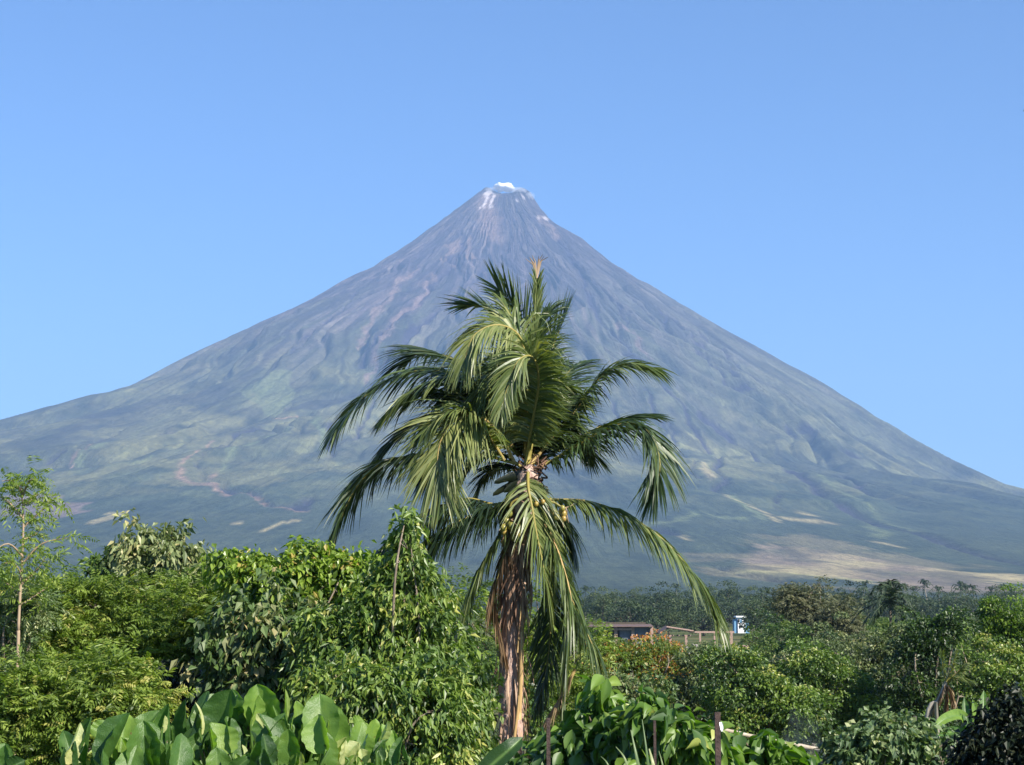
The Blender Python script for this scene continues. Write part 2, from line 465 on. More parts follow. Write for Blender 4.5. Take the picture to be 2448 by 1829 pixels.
    for pts, w in [
        ([(1166, 626), (1107, 680), (1016, 752), (917, 852), (850, 920)], (8, 8)),
        ([(1500, 700), (1600, 790), (1720, 890), (1830, 960)], 3), ([(1640, 770), (1740, 850), (1800, 900), (1890, 960)], 3), ([(1900, 1010), (2000, 1060), (2050, 1090)], 4),
        ([(1440, 900), (1480, 980), (1500, 1060)], 4), ([(1540, 930), (1580, 1000), (1620, 1090)], 4), ([(800, 760), (700, 830), (620, 900)], 3), ([(860, 700), (760, 790), (690, 850)], 3),
        ([(950, 900), (880, 980), (840, 1040)], 4), ([(700, 940), (640, 990), (560, 1030)], 4), ([(300, 1010), (200, 1060), (100, 1100)], 4), ([(1380, 620), (1460, 710), (1530, 790)], 3),
        ([(1107, 558), (1098, 603), (1052, 653), (953, 762), (872, 834)], (6, 5)),
        ([(1319, 549), (1355, 594), (1387, 653), (1423, 725), (1468, 775), (1530, 850)], (7, 6)),
        ([(1565, 729), (1632, 777), (1700, 845), (1768, 903)], 4),
        ([(1480, 650), (1560, 720), (1620, 800)], 3),
        ([(1600, 1000), (1640, 1080), (1660, 1140)], 3),
        ([(1584, 894), (1632, 952), (1671, 1039), (1710, 1087), (1729, 1165)], (5, 9)),
        ([(1671, 952), (1739, 1000), (1811, 1068), (1860, 1111), (1932, 1150), (2005, 1199), (2102, 1242), (2223, 1281), (2320, 1315), (2448, 1349)], (7, 19)),
        ([(1870, 990), (1900, 1030)], 5), ([(2020, 1130), (2080, 1170), (2180, 1200)], 6),
        ([(1500, 1240), (1620, 1270)], 14), ([(1855, 1170), (1862, 1210)], 4),
        ([(1750, 1360), (1900, 1395), (2100, 1420)], 9),
        ([(678, 1007), (579, 1039), (506, 1084), (479, 1129), (506, 1143), (588, 1179), (723, 1215)], (6, 5)),
        ([(723, 1195)], 20), ([(790, 1060)], 14), ([(800, 1010), (780, 1080)], 8), ([(400, 1035)], 14), ([(545, 1070), (560, 1080)], 9)]:
        k_ = stroke(pts, w); carve = np.maximum(carve, k_); mix(DARK, k_ * .85)
    for pts, w in [
        ([(1089, 572), (1070, 617)], 8), ([(1116, 563), (1129, 626)], 6), ([(1165, 480), (1175, 560)], 22),
        ([(1034, 653), (1012, 694), (971, 739), (912, 816), (870, 870)], (8, 6)), ([(990, 640), (900, 730), (860, 800)], (5, 7)),
        ([(1290, 520), (1330, 560)], 10), ([(1480, 760), (1560, 840)], 5)]:
        mix(BRN, stroke(pts, w) * .75)
    for pts, w in [
        ([(407, 980), (316, 1034), (226, 1071), (90, 1138)], (7, 8)), ([(732, 998), (660, 1053), (570, 1085), (540, 1120)], 8),
        ([(732, 998), (764, 1035), (768, 1080)], 5), ([(100, 1150), (180, 1135)], 8),
        ([(440, 1060), (340, 1110), (240, 1140)], 4), ([(960, 870), (860, 960), (800, 1000)], 6),
        ([(1913, 1121), (1981, 1160), (2053, 1194), (2116, 1228), (2184, 1261)], 6), ([(1680, 1215), (1760, 1230)], 8),
        ([(1760, 1180), (1800, 1230)], 9), ([(1560, 1250), (1640, 1220)], 6), ([(2090, 1240), (2110, 1290)], 6)]:
        mix(GREEN, stroke(pts, w) * .8)
    mix(GREEN, poly([(696, 879), (705, 894), (692, 935), (660, 971), (601, 953), (556, 931), (624, 908), (669, 885)]) * .5)
    f3 = poly([(0, 1100), (250, 1010), (560, 930), (700, 960), (800, 1100), (600, 1160), (300, 1150), (0, 1180)])
    mix((.15, .15, .075), f3 * sst(.46, .62, fbm(X / 210 + 3, Z / 70 + 4, 4)) * .7)
    for pts, w in [
        ([(1680, 1105), (1690, 1137)], 9), ([(1729, 1170), (1785, 1200), (1840, 1240)], 4), ([(1918, 1213)], 15),
        ([(1850, 1232), (1908, 1237), (1990, 1247)], 6), ([(2120, 1305), (2180, 1318)], 4), ([(1660, 1290)], 9),
        ([(542, 1250), (560, 1250)], 4), ([(615, 1265), (650, 1250), (714, 1242)], 4)]:
        mix(TAN, stroke(pts, w) * .8)
    f = poly([(1739, 1334), (1840, 1300), (1981, 1318), (2126, 1342), (2271, 1366), (2520, 1384), (2520, 1434), (2448, 1430), (2271, 1416), (2126, 1402), (1957, 1382), (1836, 1373), (1763, 1353)])
    f2 = np.zeros(X.shape)
    f2 = poly([(1620, 1330), (1760, 1290), (1900, 1270), (2080, 1310), (2300, 1350), (2520, 1370), (2520, 1450), (2200, 1425), (1900, 1400), (1700, 1370)])
    mix((.17, .15, .085), f2 * sst(.38, .6, fbm(X / 150 + 9, Z / 22, 4)) * .75)
    mix((.24, .185, .13), f * sst(.2, .5, fbm(X / 110, Z / 16 + 5, 4)) * .85)
    mix(TAN, f * sst(.40, .62, fbm(X / 260, Y / 700, 3)) * .9)
    mix((.10, .09, .06), f * sst(.66, .74, fbm(X / 160 + 60, Y / 300, 3)) * .8)
    mix((.30, .28, .13), stroke([(1763, 1357), (1836, 1370), (1957, 1381), (2126, 1400)], 5) * .9)
    for pts, w in [
        ([(226, 1062), (181, 1089), (122, 1116)], (2, 4)), ([(714, 976), (678, 994), (610, 1007)], (2, 4)),
        ([(497, 1062), (452, 1107), (434, 1138), (497, 1156), (588, 1184)], (5, 4)), ([(588, 1184), (723, 1222)], (4, 2)),
        ([(520, 1128)], 9)]:
        mix(PINK, stroke(pts, w) * .6)
    mix(BRN, poly([(0, 1188), (90, 1183), (194, 1193), (235, 1210), (130, 1235), (0, 1235)]) * .75)
    mix(TAN, poly([(217, 1250), (240, 1222), (300, 1212), (305, 1225), (250, 1250)]) * .7)
    mix(GREEN, stroke([(90, 1245), (140, 1240)], 7) * .7)
    # pale sulphur and ash stains near the crater
    WH = (.55, .50, .50)
    for pts, w in [([(1175, 455), (1158, 490)], (5, 4)), ([(1185, 470), (1178, 488)], 4), ([(1180, 494)], 7),
                   ([(1172, 462), (1188, 455)], 8), ([(1240, 462), (1246, 475)], 2), ([(1234, 478)], 4), ([(1288, 520)], 4),
                   ([(1305, 522), (1312, 528)], 5), ([(1150, 492)], 3)]:
        mix(WH, stroke(pts, w) * .8)
    # the sharp relief of the lava channels follows the same lines
    nth = len(th); nr = len(rr)
    Z = Z - 17 * carve
    V = np.stack([X, Y, Z], -1)
    i = np.arange(nr - 1)[:, None] * nth; j = np.arange(nth)[None]
    Fq = np.stack([i + j, i + nth + j, i + nth + (j + 1) % nth, i + (j + 1) % nth], -1)
    Fq = Fq.reshape(-1, 4)
    colr = np.concatenate([col, np.ones(X.shape + (1,))], -1).reshape(-1, 4)
    pol = np.stack([TH * 60, lr * 10, 0 * TH], -1).reshape(-1, 3)
    m, nt, out = new_mat('volcano_slope')
    a = nt.nodes.new('ShaderNodeAttribute'); a.attribute_name = 'cover'
    pa = nt.nodes.new('ShaderNodeAttribute'); pa.attribute_name = 'polar'
    n = nt.nodes.new('ShaderNodeTexNoise'); n.inputs['Scale'].default_value = 2.6; n.inputs['Detail'].default_value = 8; n.inputs['Roughness'].default_value = .65
    mp = nt.nodes.new('ShaderNodeMapping'); mp.inputs['Scale'].default_value = (1, .35, 1)
    nt.links.new(pa.outputs['Vector'], mp.inputs[0]); nt.links.new(mp.outputs[0], n.inputs['Vector'])
    tc = nt.nodes.new('ShaderNodeTexCoord')
    n2 = nt.nodes.new('ShaderNodeTexNoise'); n2.inputs['Scale'].default_value = .045; n2.inputs['Detail'].default_value = 9; n2.inputs['Roughness'].default_value = .7
    mp2 = nt.nodes.new('ShaderNodeMapping'); mp2.inputs['Scale'].default_value = (1.3, .5, 1.6)
    nt.links.new(tc.outputs['Object'], mp2.inputs[0]); nt.links.new(mp2.outputs[0], n2.inputs['Vector'])
    mul = ramp(nt, [(.3, (.62, .62, .66)), (.7, (1.4, 1.38, 1.3))], n.outputs[0])
    mul2 = ramp(nt, [(.35, (.62, .63, .66)), (.65, (1.38, 1.36, 1.3))], n2.outputs[0])
    x1 = nt.nodes.new('ShaderNodeMix'); x1.data_type = 'RGBA'; x1.blend_type = 'MULTIPLY'; x1.inputs['Factor'].default_value = .8
    x2 = nt.nodes.new('ShaderNodeMix'); x2.data_type = 'RGBA'; x2.blend_type = 'MULTIPLY'; x2.inputs['Factor'].default_value = .85
    nt.links.new(a.outputs['Color'], x1.inputs[6]); nt.links.new(mul, x1.inputs[7])
    nt.links.new(x1.outputs[2], x2.inputs[6]); nt.links.new(mul2, x2.inputs[7])
    p = nt.nodes.new('ShaderNodeBsdfPrincipled'); nt.links.new(x2.outputs[2], p.inputs['Base Color'])
    p.inputs['Roughness'].default_value = 1; p.inputs['Specular IOR Level'].default_value = 0.05
    b = nt.nodes.new('ShaderNodeBump'); b.inputs['Strength'].default_value = 0.7; b.inputs['Distance'].default_value = 10
    nt.links.new(n.outputs[0], b.inputs['Height'])
    b2 = nt.nodes.new('ShaderNodeBump'); b2.inputs['Strength'].default_value = 0.8; b2.inputs['Distance'].default_value = 10
    nt.links.new(n2.outputs[0], b2.inputs['Height']); nt.links.new(b.outputs[0], b2.inputs['Normal'])
    nt.links.new(b2.outputs[0], p.inputs['Normal']); nt.links.new(p.outputs[0], out.inputs[0])
    o = mesh_obj('volcano', V.reshape(-1, 3), Fq, m, None, None, True, {'cover': colr, 'polar': pol})
    props(o, kind='structure')
    return V


build_volcano()


# ---------------------------------------------------------------- volumes
def vol_mat(name, color, dens, aniso=0.0, noise=None):
    m, nt, out = new_mat(name)
    v = nt.nodes.new('ShaderNodeVolumePrincipled')
    v.inputs['Color'].default_value = (*color, 1)
    v.inputs['Density'].default_value = dens
    v.inputs['Anisotropy'].default_value = aniso
    if noise:
        tc = nt.nodes.new('ShaderNodeTexCoord')
        n = nt.nodes.new('ShaderNodeTexNoise'); n.inputs['Scale'].default_value = noise; n.inputs['Detail'].default_value = 3
        nt.links.new(tc.outputs['Object'], n.inputs['Vector'])
        mr = nt.nodes.new('ShaderNodeMapRange'); mr.inputs[1].default_value = .42; mr.inputs[2].default_value = .68
        mr.inputs[3].default_value = 0; mr.inputs[4].default_value = dens
        nt.links.new(n.outputs[0], mr.inputs[0]); nt.links.new(mr.outputs[0], v.inputs['Density'])
    nt.links.new(v.outputs[0], out.inputs['Volume'])
    return m


hz = MB(); hz.box((-15900, -500, -3), (15900, 19500, 2520))
ho = hz.build('haze', vol_mat('haze_air', (.40, .63, 1.0), 6.2e-5, 0.0), None, False)
props(ho, kind='stuff')


def blob_mesh(lobes, k=20, lump=0.15):
    mb = MB()
    for (c, rad) in lobes:
        th = np.linspace(0, math.pi, k // 2 + 1); ph = np.linspace(0, 2 * math.pi, k, endpoint=False)
        T, P_ = np.meshgrid(th, ph, indexing='ij')
        rr = 1 + lump * (2 * vnoise(3 * np.cos(P_) * np.sin(T) + 7 + c[0], 3 * np.sin(P_) * np.sin(T) + 3 * np.cos(T) + 7) - 1)
        V = np.stack([np.sin(T) * np.cos(P_), np.sin(T) * np.sin(P_), np.cos(T)], -1) * rr[..., None] * np.array(rad) + np.array(c)
        i = np.arange(k // 2)[:, None] * k; j = np.arange(k)[None]
        Fq = np.stack([i + j, i + k + j, i + k + (j + 1) % k, i + (j + 1) % k], -1).reshape(-1, 4)
        mb.add(V.reshape(-1, 3), Fq)
    return mb


def px_r(n, Y): return n * Y / F_PX


# steam over the crater: one dense core and thinner veils (volumes)
sc_ = 10000 / F_PX
sm_, nt_, out_ = new_mat('steam')
d_ = nt_.nodes.new('ShaderNodeBsdfDiffuse'); d_.inputs[0].default_value = (.93, .93, .94, 1)
t_ = nt_.nodes.new('ShaderNodeBsdfTranslucent'); t_.inputs[0].default_value = (.93, .93, .95, 1)
x_ = nt_.nodes.new('ShaderNodeMixShader'); x_.inputs[0].default_value = .3
nt_.links.new(d_.outputs[0], x_.inputs[1]); nt_.links.new(t_.outputs[0], x_.inputs[2]); nt_.links.new(x_.outputs[0], out_.inputs[0])
YS = 9890
st_ = blob_mesh([(at(1203, 448, YS), (58, 34, 25))], 28, .45).build('steam_cloud', sm_)
sc2 = MB()
props(st_, 'small bright white steam cloud sitting on the crater rim of the volcano', 'steam')
for lab_, c_, r_ in [('thin pale steam veil over the left side of the crater rim', (1180, 455), (48, 40, 16)),
                     ('thin pale steam veil just right of the white cloud on the crater rim', (1236, 455), (60, 40, 18)),
                     ('thin bluish steam trailing down the right shoulder of the summit', (1266, 470), (26, 30, 26))]:
    v_ = blob_mesh([(at(*c_, YS + 10), r_)], 24, .4).build('steam_veil', vol_mat('steam_thin', (.97, .98, 1), .016, 0.0))
    props(v_, lab_, 'steam')


# ---------------------------------------------------------------- foliage generators
def leaves(P, D, L, Wd, tint, fold=0.15, bend=0.25, jitter=0.7):
    """P base, D direction, L length, Wd half width: arrays -> V,F,T ; folded five-point leaves"""
    n = len(P)
    D = norm(D)
    ref = norm(UP + jitter * R.normal(size=(n, 3)))
    S = norm(np.cross(D, ref)); N = np.cross(S, D)
    L = L[:, None]; Wd = Wd[:, None]
    mid = P + D * L * .45
    V = np.stack([P, mid + S * Wd + N * Wd * fold, P + D * L - UP * L * bend, mid - S * Wd + N * Wd * fold, mid - N * Wd * .25 + UP * L * .04], 1)
    base = (np.arange(n) * 5)[:, None]
    Fq = np.concatenate([base + np.array([0, 1, 2, 4]), base + np.array([0, 4, 2, 3])])
    return V.reshape(-1, 3), Fq, np.repeat(tint, 5)


def feathers(P, D, L, tint, pairs=8, w=.016, pin=.45):
    n = len(P); D = norm(D)
    ref = norm(UP + .4 * R.normal(size=(n, 3)))
    S = norm(np.cross(D, ref))
    ks = (np.arange(pairs) + .8) / pairs
    t = ks[None, :, None, None]
    sg = np.array([-1., 1.])[None, None, :, None]
    Lb = L[:, None, None, None]
    b = P[:, None, None] + D[:, None, None] * Lb * t - UP * Lb * .35 * t**2 + 0 * sg
    pd = norm(D[:, None, None] * .55 + sg * S[:, None, None] - UP * (.25 + .3 * t) + .16 * R.normal(size=(n, pairs, 2, 3)))
    pl = Lb * pin * (1 - .55 * t**2) * np.ones_like(sg)
    nn = norm(np.cross(pd, S[:, None, None] + .01))
    ws = norm(np.cross(pd, UP + .5 * R.normal(size=(n, pairs, 2, 3)))) * w
    V = np.stack([b, b + pd * pl * .5 + ws, b + pd * pl - UP * pl * .12, b + pd * pl * .5 - ws], -2)
    V = V.reshape(-1, 3)
    m = n * pairs * 2
    Fq = (np.arange(m) * 4)[:, None] + np.arange(4)
    return V, Fq, np.repeat(tint, pairs * 2 * 4)


def leaves_hi(P, D, L, Wd, tint):
    n = len(P); D = norm(D)
    S = norm(np.cross(D, norm(UP + .8 * R.normal(size=(n, 3))))); N = np.cross(S, D)
    gu, gv = 7, 5
    u = np.linspace(0, 1, gu); v = np.linspace(-1, 1, gv)
    wp = np.array([.08, .72, 1, .98, .76, .4, .02])
    cup = R.uniform(.2, .9, n)[:, None, None]; curl = R.uniform(-.1, .55, n)[:, None, None]
    U = u[None, :, None]; Vv = v[None, None, :]; w3 = wp[None, :, None]
    Ln = L[:, None, None]; Wn = Wd[:, None, None]
    a = Ln * (U - .25 * curl * U**3); b = Wn * w3 * Vv * (1 - .2 * cup * np.abs(Vv))
    c = cup * Wn * (w3 * np.abs(Vv))**1.4 - curl * Ln * U**2.2 + .05 * Wn * np.sin(9 * U + 5 * cup) * np.abs(Vv)
    X = P[:, None, None] + D[:, None, None] * a[..., None] + S[:, None, None] * b[..., None] + N[:, None, None] * c[..., None] - UP * (.15 * Ln * U**2)[..., None]
    i = np.arange(gu - 1)[:, None] * gv; j = np.arange(gv - 1)[None]
    q = np.stack([i + j, i + j + 1, i + gv + j + 1, i + gv + j], -1).reshape(-1, 4)
    Fq = ((np.arange(n) * gu * gv)[:, None, None] + q[None]).reshape(-1, 4)
    return X.reshape(-1, 3), Fq, np.repeat(tint, gu * gv)


def crown_points(lobes, n, fill=0.35):
    """cluster centres: mostly near the surface of the lobes, uneven"""
    vol = np.array([l[1][0] * l[1][1] + l[1][0] * l[1][2] for l in lobes]); vol = vol / vol.sum()
    n0, n = n, int(n * 1.6)
    k = R.choice(len(lobes), n, p=vol)
    c = np.array([lobes[i][0] for i in k]); r = np.array([lobes[i][1] for i in k])
    d = norm(R.normal(size=(n, 3)))
    rad = np.where(R.random(n) < fill, R.uniform(.25, .85, n), R.uniform(.82, 1.08, n))
    rad = np.where(R.random(n) < .05, R.uniform(1.1, 1.38, n), rad)
    lump = .74 + .48 * vnoise(d[:, 0] * 3.5 + c[:, 0] * .7 + 30, d[:, 2] * 3.5 + d[:, 1] * 2 + 30)
    P = c + d * r * (rad * lump)[:, None]
    sc_l = 2.2 / np.mean(r)
    hole = vnoise(P[:, 0] * sc_l + 60, P[:, 2] * sc_l * 1.3 + 60) + .35 * R.random(n)
    sel = np.argsort(-hole)[:n0]
    return P[sel], d[sel]


def limbs(mb, base, lobes, rb, npl=4, pts=None, spread=1.0):
    base = np.asarray(base, float)
    top = np.mean([l[0] for l in lobes], 0)
    low = min(l[0][2] - l[1][2] * .5 for l in lobes)
    fork = base + (np.array([top[0], top[1], low]) - base) * .9
    fork[2] = max(fork[2], base[2] + .5)
    P = spline([base, base + (fork - base) * .5 + R.normal(size=3) * rb * 1.2 * [1, 1, 0], fork], 9)
    mb.tube(P, np.linspace(rb, rb * .72, 9), 10, .4, .06)
    for c, r in lobes:
        r = np.array(r)
        for q in range(npl):
            d = norm(R.normal(size=3) + np.array([0, 0, .5]))
            e = np.array(c) + d * r * .85 * spread
            mid = fork + (e - fork) * .5 + R.normal(size=3) * .12 * np.linalg.norm(e - fork) + [0, 0, .1 * np.linalg.norm(e - fork)]
            P = spline([fork, mid, e], 9)
            rr = np.linspace(rb * .5, rb * .06 + .004, 9)
            mb.tube(P, rr, 6, .5, .05)
            for _ in range(2):
                k = R.integers(3, 7); e2 = P[k] + norm(R.normal(size=3) + [0, 0, .3]) * r * .5
                mb.tube(spline([P[k], (P[k] + e2) / 2 + R.normal(size=3) * .05, e2], 5), np.linspace(rr[k] * .7, .004, 5), 5, .5)


def foliage(style, lobes, nclus, per, size, spread=None, droop=.6, wid=.28, fill=.35, tbias=0.0):
    CP, CD = crown_points(lobes, nclus, fill)
    sp_ = spread or size * 1.6
    n = nclus * per
    idx = np.repeat(np.arange(nclus), per)
    ctint = np.clip(R.normal(.45, .2, nclus) + tbias, 0, 1)
    tint = np.clip(ctint[idx] + R.normal(0, .13, n) + (R.random(n) < .016) * .5, 0, 1)
    if style == 'feather':
        P = CP[idx] + R.normal(size=(n, 3)) * sp_ * np.array([1, 1, .55])
        D = CD[idx] * .9 + R.normal(size=(n, 3)) * .7 + np.array([0, 0, .25])
        return feathers(P, D, size * R.uniform(.6, 1.25, n), tint, 7, size * .055)
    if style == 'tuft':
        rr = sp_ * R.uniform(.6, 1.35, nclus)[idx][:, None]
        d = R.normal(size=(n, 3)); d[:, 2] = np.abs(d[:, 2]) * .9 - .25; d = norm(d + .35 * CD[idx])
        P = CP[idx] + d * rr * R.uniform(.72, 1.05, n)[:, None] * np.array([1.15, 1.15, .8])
        tint = np.clip(R.normal(.45 + tbias, .24, nclus)[idx] + R.normal(0, .1, n) + (R.random(n) < .006) * .4 + .25 * (d[:, 2] - .2), 0, 1)  # upper leaves of each tuft tinted lighter, shading put into the colour
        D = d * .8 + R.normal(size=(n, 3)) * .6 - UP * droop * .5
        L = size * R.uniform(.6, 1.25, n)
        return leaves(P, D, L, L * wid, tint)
    tw = norm(CD + .7 * R.normal(size=CD.shape) + [0, 0, -.2])
    s = R.uniform(-.2, 1, n)[:, None]
    P = CP[idx] + tw[idx] * s * sp_ * 1.3 + R.normal(size=(n, 3)) * sp_ * .38 - UP * s**2 * sp_ * .4
    D = tw[idx] * .35 + CD[idx] * .3 + R.normal(size=(n, 3)) * .75 - UP * droop
    L = size * R.uniform(.55, 1.2, n)
    if style == 'leafhi': return leaves_hi(P, D, L, L * wid, tint)
    return leaves(P, D, L, L * wid, tint)


def px_lobes(spec, Y, dep=1.0):
    out = []
    for l in spec:
        px, py, rx, ry = l[:4]; y = Y + (l[4] if len(l) > 4 else 0)
        out.append((at(px, py, y), (px_r(rx, y), px_r((rx + ry) / 2, y) * dep, px_r(ry, y))))
    return out


def tree(name, label, cat, Y, spec, style, mat, nclus, per, size, trunk_r=.12, bark='bark', trunk_px=None, group=None,
         dep=1.0, **kw):
    if style == 'tuft': kw['tbias'] = kw.get('tbias', 0) - (.19 if mat != 'orange_leaf' else 0)
    lobes = px_lobes(spec, Y, dep)
    if trunk_px is not None: bx = at(trunk_px, 1600, Y)[0]
    else: bx = np.mean([l[0][0] for l in lobes])
    by = np.mean([l[0][1] for l in lobes])
    gz = float(ground_z(bx, by))
    o = root(name, (bx, by, gz), label, cat, group)
    mb = MB(); limbs(mb, (bx, by, gz - .05), lobes, trunk_r)
    mb.build('trunk', M[bark], o)
    V, Fq, T = foliage(style, lobes, nclus, per, size, **kw)
    mesh_obj('crown', V, Fq, M[mat], o, T, style == 'leafhi')
    return o


#@@TREES@@
# ================================================================ coconut palms
def leaflet_set(P, T, N, L, ang, side, tint, wid, grav, segs=4, lift=0.1):
    """one strip per leaflet, drooping; arrays over leaflets"""
    n = len(P)
    S = norm(np.cross(T, N)) * side[:, None]
    d = norm(S * np.sin(ang)[:, None] + T * np.cos(ang)[:, None] + N * lift + .06 * R.normal(size=(n, 3)))
    Wn = norm(np.cross(d, N + .45 * R.normal(size=(n, 3))))
    cur = P.copy(); rows = []
    prof_w = [0.55, 1.0, .85, .5, .06]
    for k in range(segs + 1):
        w_ = wid * prof_w[int(k * 4 / segs)]
        w_ = w_[:, None] if hasattr(w_, 'shape') and np.ndim(w_) else w_
        rows.append(np.stack([cur - Wn * w_, cur + Wn * w_], 1))
        dk = norm(d - UP * (grav * (k + .6))[:, None])
        cur = cur + dk * (L / segs)[:, None]
    V = np.stack(rows, 1).reshape(n, -1, 3)
    m = (segs + 1) * 2
    f = []
    for k in range(segs):
        f.append([2 * k, 2 * k + 1, 2 * k + 3, 2 * k + 2])
    Fq = ((np.arange(n) * m)[:, None, None] + np.array(f)[None]).reshape(-1, 4)
    return V.reshape(-1, 3), Fq, np.repeat(tint, m)


def frond(parent, ctrl, Lmax=.95, n=85, grav=.35, start=.12, tb=.4, mat='palm_leaf', nup=None, wid=.019, rk=.032,
          rt=.5, sides=(1, 1), tip=.4, ang0=70, label=None, segs=4, rc=6):
    Pc = spline(ctrl, 60)
    Lmax *= 1.22; n = int(n * 1.5); start *= .5; wid *= 1.0; grav *= .66; tb = min(1, tb + .08)
    seg = np.linalg.norm(np.diff(Pc, axis=0), axis=1); s = np.concatenate([[0], np.cumsum(seg)]); s /= s[-1]
    mb = MB(); mb.tube(Pc[::2], np.linspace(rk, rk * .18, 30), rc, rt)
    fo = mb.build('frond', M['rachis'], parent)
    if label: fo['label'] = label
    out = MB()
    for sd_i, sgn in enumerate((-1., 1.)):
        m = int(n * sides[sd_i])
        if m < 2: continue
        u = np.sort(np.clip(start + (1 - start) * (np.arange(m) + R.random(m) * .7) / m, 0, 1))
        P = np.stack([np.interp(u, s, Pc[:, a]) for a in range(3)], 1)
        e = .02
        T = norm(np.stack([np.interp(np.clip(u + e, 0, 1), s, Pc[:, a]) - np.interp(np.clip(u - e, 0, 1), s, Pc[:, a]) for a in range(3)], 1))
        up = np.array(nup if nup is not None else [0, 0, 1.])
        N = norm(up - T * (T @ up)[:, None])
        q = (u - start) / (1 - start)
        Lp = Lmax * (np.interp(q, [0, .12, .35, .6, .85, 1], [.5, .85, 1, .95, .78, tip + .12])) * R.uniform(.86, 1.06, m)
        ang = np.radians(np.interp(q, [0, .5, 1], [ang0, ang0 - 18, 22]) + R.normal(0, 8, m))
        tint = np.clip(tb + R.normal(0, .13, m), 0, 1)
        gr = grav * R.uniform(.7, 1.35, m)
        out.add(*leaflet_set(P, T, N, Lp, ang, np.full(m, sgn), tint, wid, gr, segs))
    out.build('leaflets', M[mat], fo, False)
    return fo


PY = 30.0
def pp(l, base=None): return [at(a, b, PY + c) for a, b, c in l]

px_, gz = at(1222, 1800, PY)[0], float(ground_z(at(1222, 1800, PY)[0], PY))
palm = root('coconut_palm', (px_, PY, gz), 'large coconut palm with arching fronds and shaggy brown trunk in front of the volcano', 'palm tree')
tp = [np.array([px_ - .05, PY, gz - .1]), at(1223, 1829, PY), at(1222, 1680, PY), at(1224, 1540, PY), at(1232, 1400, PY), at(1246, 1270, PY), at(1258, 1170, PY), at(1262, 1110, PY)]
mb = MB(); Q = spline(tp, 70)
rad = np.interp(np.linspace(0, 1, 70), [0, .5, .62, .8, .93, 1], [.22, .20, .22, .25, .2, .09]) * (1 + .07 * np.sin(np.arange(70) * 2.1))
mb.tube(Q, rad, 20, .5, .05)
mb.build('trunk', M['palm_trunk'], palm)


def hang_strips(parent, name, mat, n, z0, z1, Lr, wr, tb, xside=(-1, 1), out_r=.24, ty=0.2):
    mbs = MB()
    zs = R.uniform(z1, z0, n)
    for k in range(n):
        a = R.uniform(math.pi, 2 * math.pi) if R.random() < .8 else R.uniform(0, math.pi)
        ca, sa = math.cos(a), math.sin(a)
        if not (xside[0] <= ca <= xside[1]): continue
        i = np.argmin(abs(Q[:, 2] - zs[k])); c = Q[i]
        L = R.uniform(*Lr); w_ = R.uniform(*wr)
        r0 = out_r * R.uniform(.85, 1.25)
        tt = np.linspace(0, 1, 6)
        sw = R.normal(0, .07)
        pts = np.array([c + [ca * (r0 + .05 * math.sin(3 * t) + .03 * t) + sw * t * t, sa * (r0 + .06 * math.sin(3 * t)), -L * t] for t in tt])
        tv = norm(np.array([-sa, ca, 0]) + R.normal(0, .35, 3))
        ww = w_ * np.array([.8, 1, .9, .7, .45, .1])[:, None]
        V = np.stack([pts - tv * ww, pts + tv * ww], 1).reshape(-1, 3)
        Fq = [(2 * q, 2 * q + 1, 2 * q + 3, 2 * q + 2) for q in range(5)]
        mbs.add(V, Fq, float(np.clip(tb + R.normal(0, ty), 0, 1)))
    return mbs.build(name, M[mat], parent, False)


ztop = at(1250, 1230, PY)[2]; zlow = at(1222, 1829, PY)[2]
hang_strips(palm, 'dead_leaf_fibre', 'sheath', 430, ztop + .1, at(0, 1440, PY)[2], (.25, .95), (.008, .03), .48, (-1, .75), .25)
hang_strips(palm, 'bark_strips', 'sheath', 150, at(0, 1500, PY)[2], zlow - .8, (.3, .8), (.006, .02), .75, (-1, 1), .21, .2)
# long orange petioles hanging down the sunny side
for k, (xa, ya, xb, yb, xc, yc, w_) in enumerate([(1240, 1290, 1244, 1440, 1238, 1560, .016), (1244, 1430, 1246, 1570, 1241, 1720, .034), (1236, 1540, 1241, 1660, 1226, 1790, .024)]):
    m_ = MB(); m_.tube(spline([at(xa, ya, PY - .2), at(xb, yb, PY - .3), at(xc, yc, PY - .28)], 14), np.linspace(w_ * .8, w_ * 1.2, 14), 6, .95)
    m_.build('dead_petiole', M['rachis'], palm)
# fibrous sheath at the base of the crown
mb = MB()
for k in range(90):
    a = R.uniform(0, 6.28); r_ = R.uniform(.12, .26)
    c = at(1268, 1125, PY) + np.array([0, 0, -R.uniform(-.15, .5)])
    P0 = c + [math.cos(a) * r_, math.sin(a) * r_, 0]; P1 = c + [math.cos(a + .5) * (r_ + .06), math.sin(a + .5) * (r_ + .06), R.uniform(-.1, .16)]
    P2 = c + [math.cos(a + 1.1) * r_, math.sin(a + 1.1) * r_, R.uniform(-.1, .2)]
    mb.tube(spline([P0, P1, P2], 6), R.uniform(.006, .018), 4, float(np.clip(R.normal(.12, .2), 0, 1)))
mb.build('fibre_sheath', M['sheath'], palm)
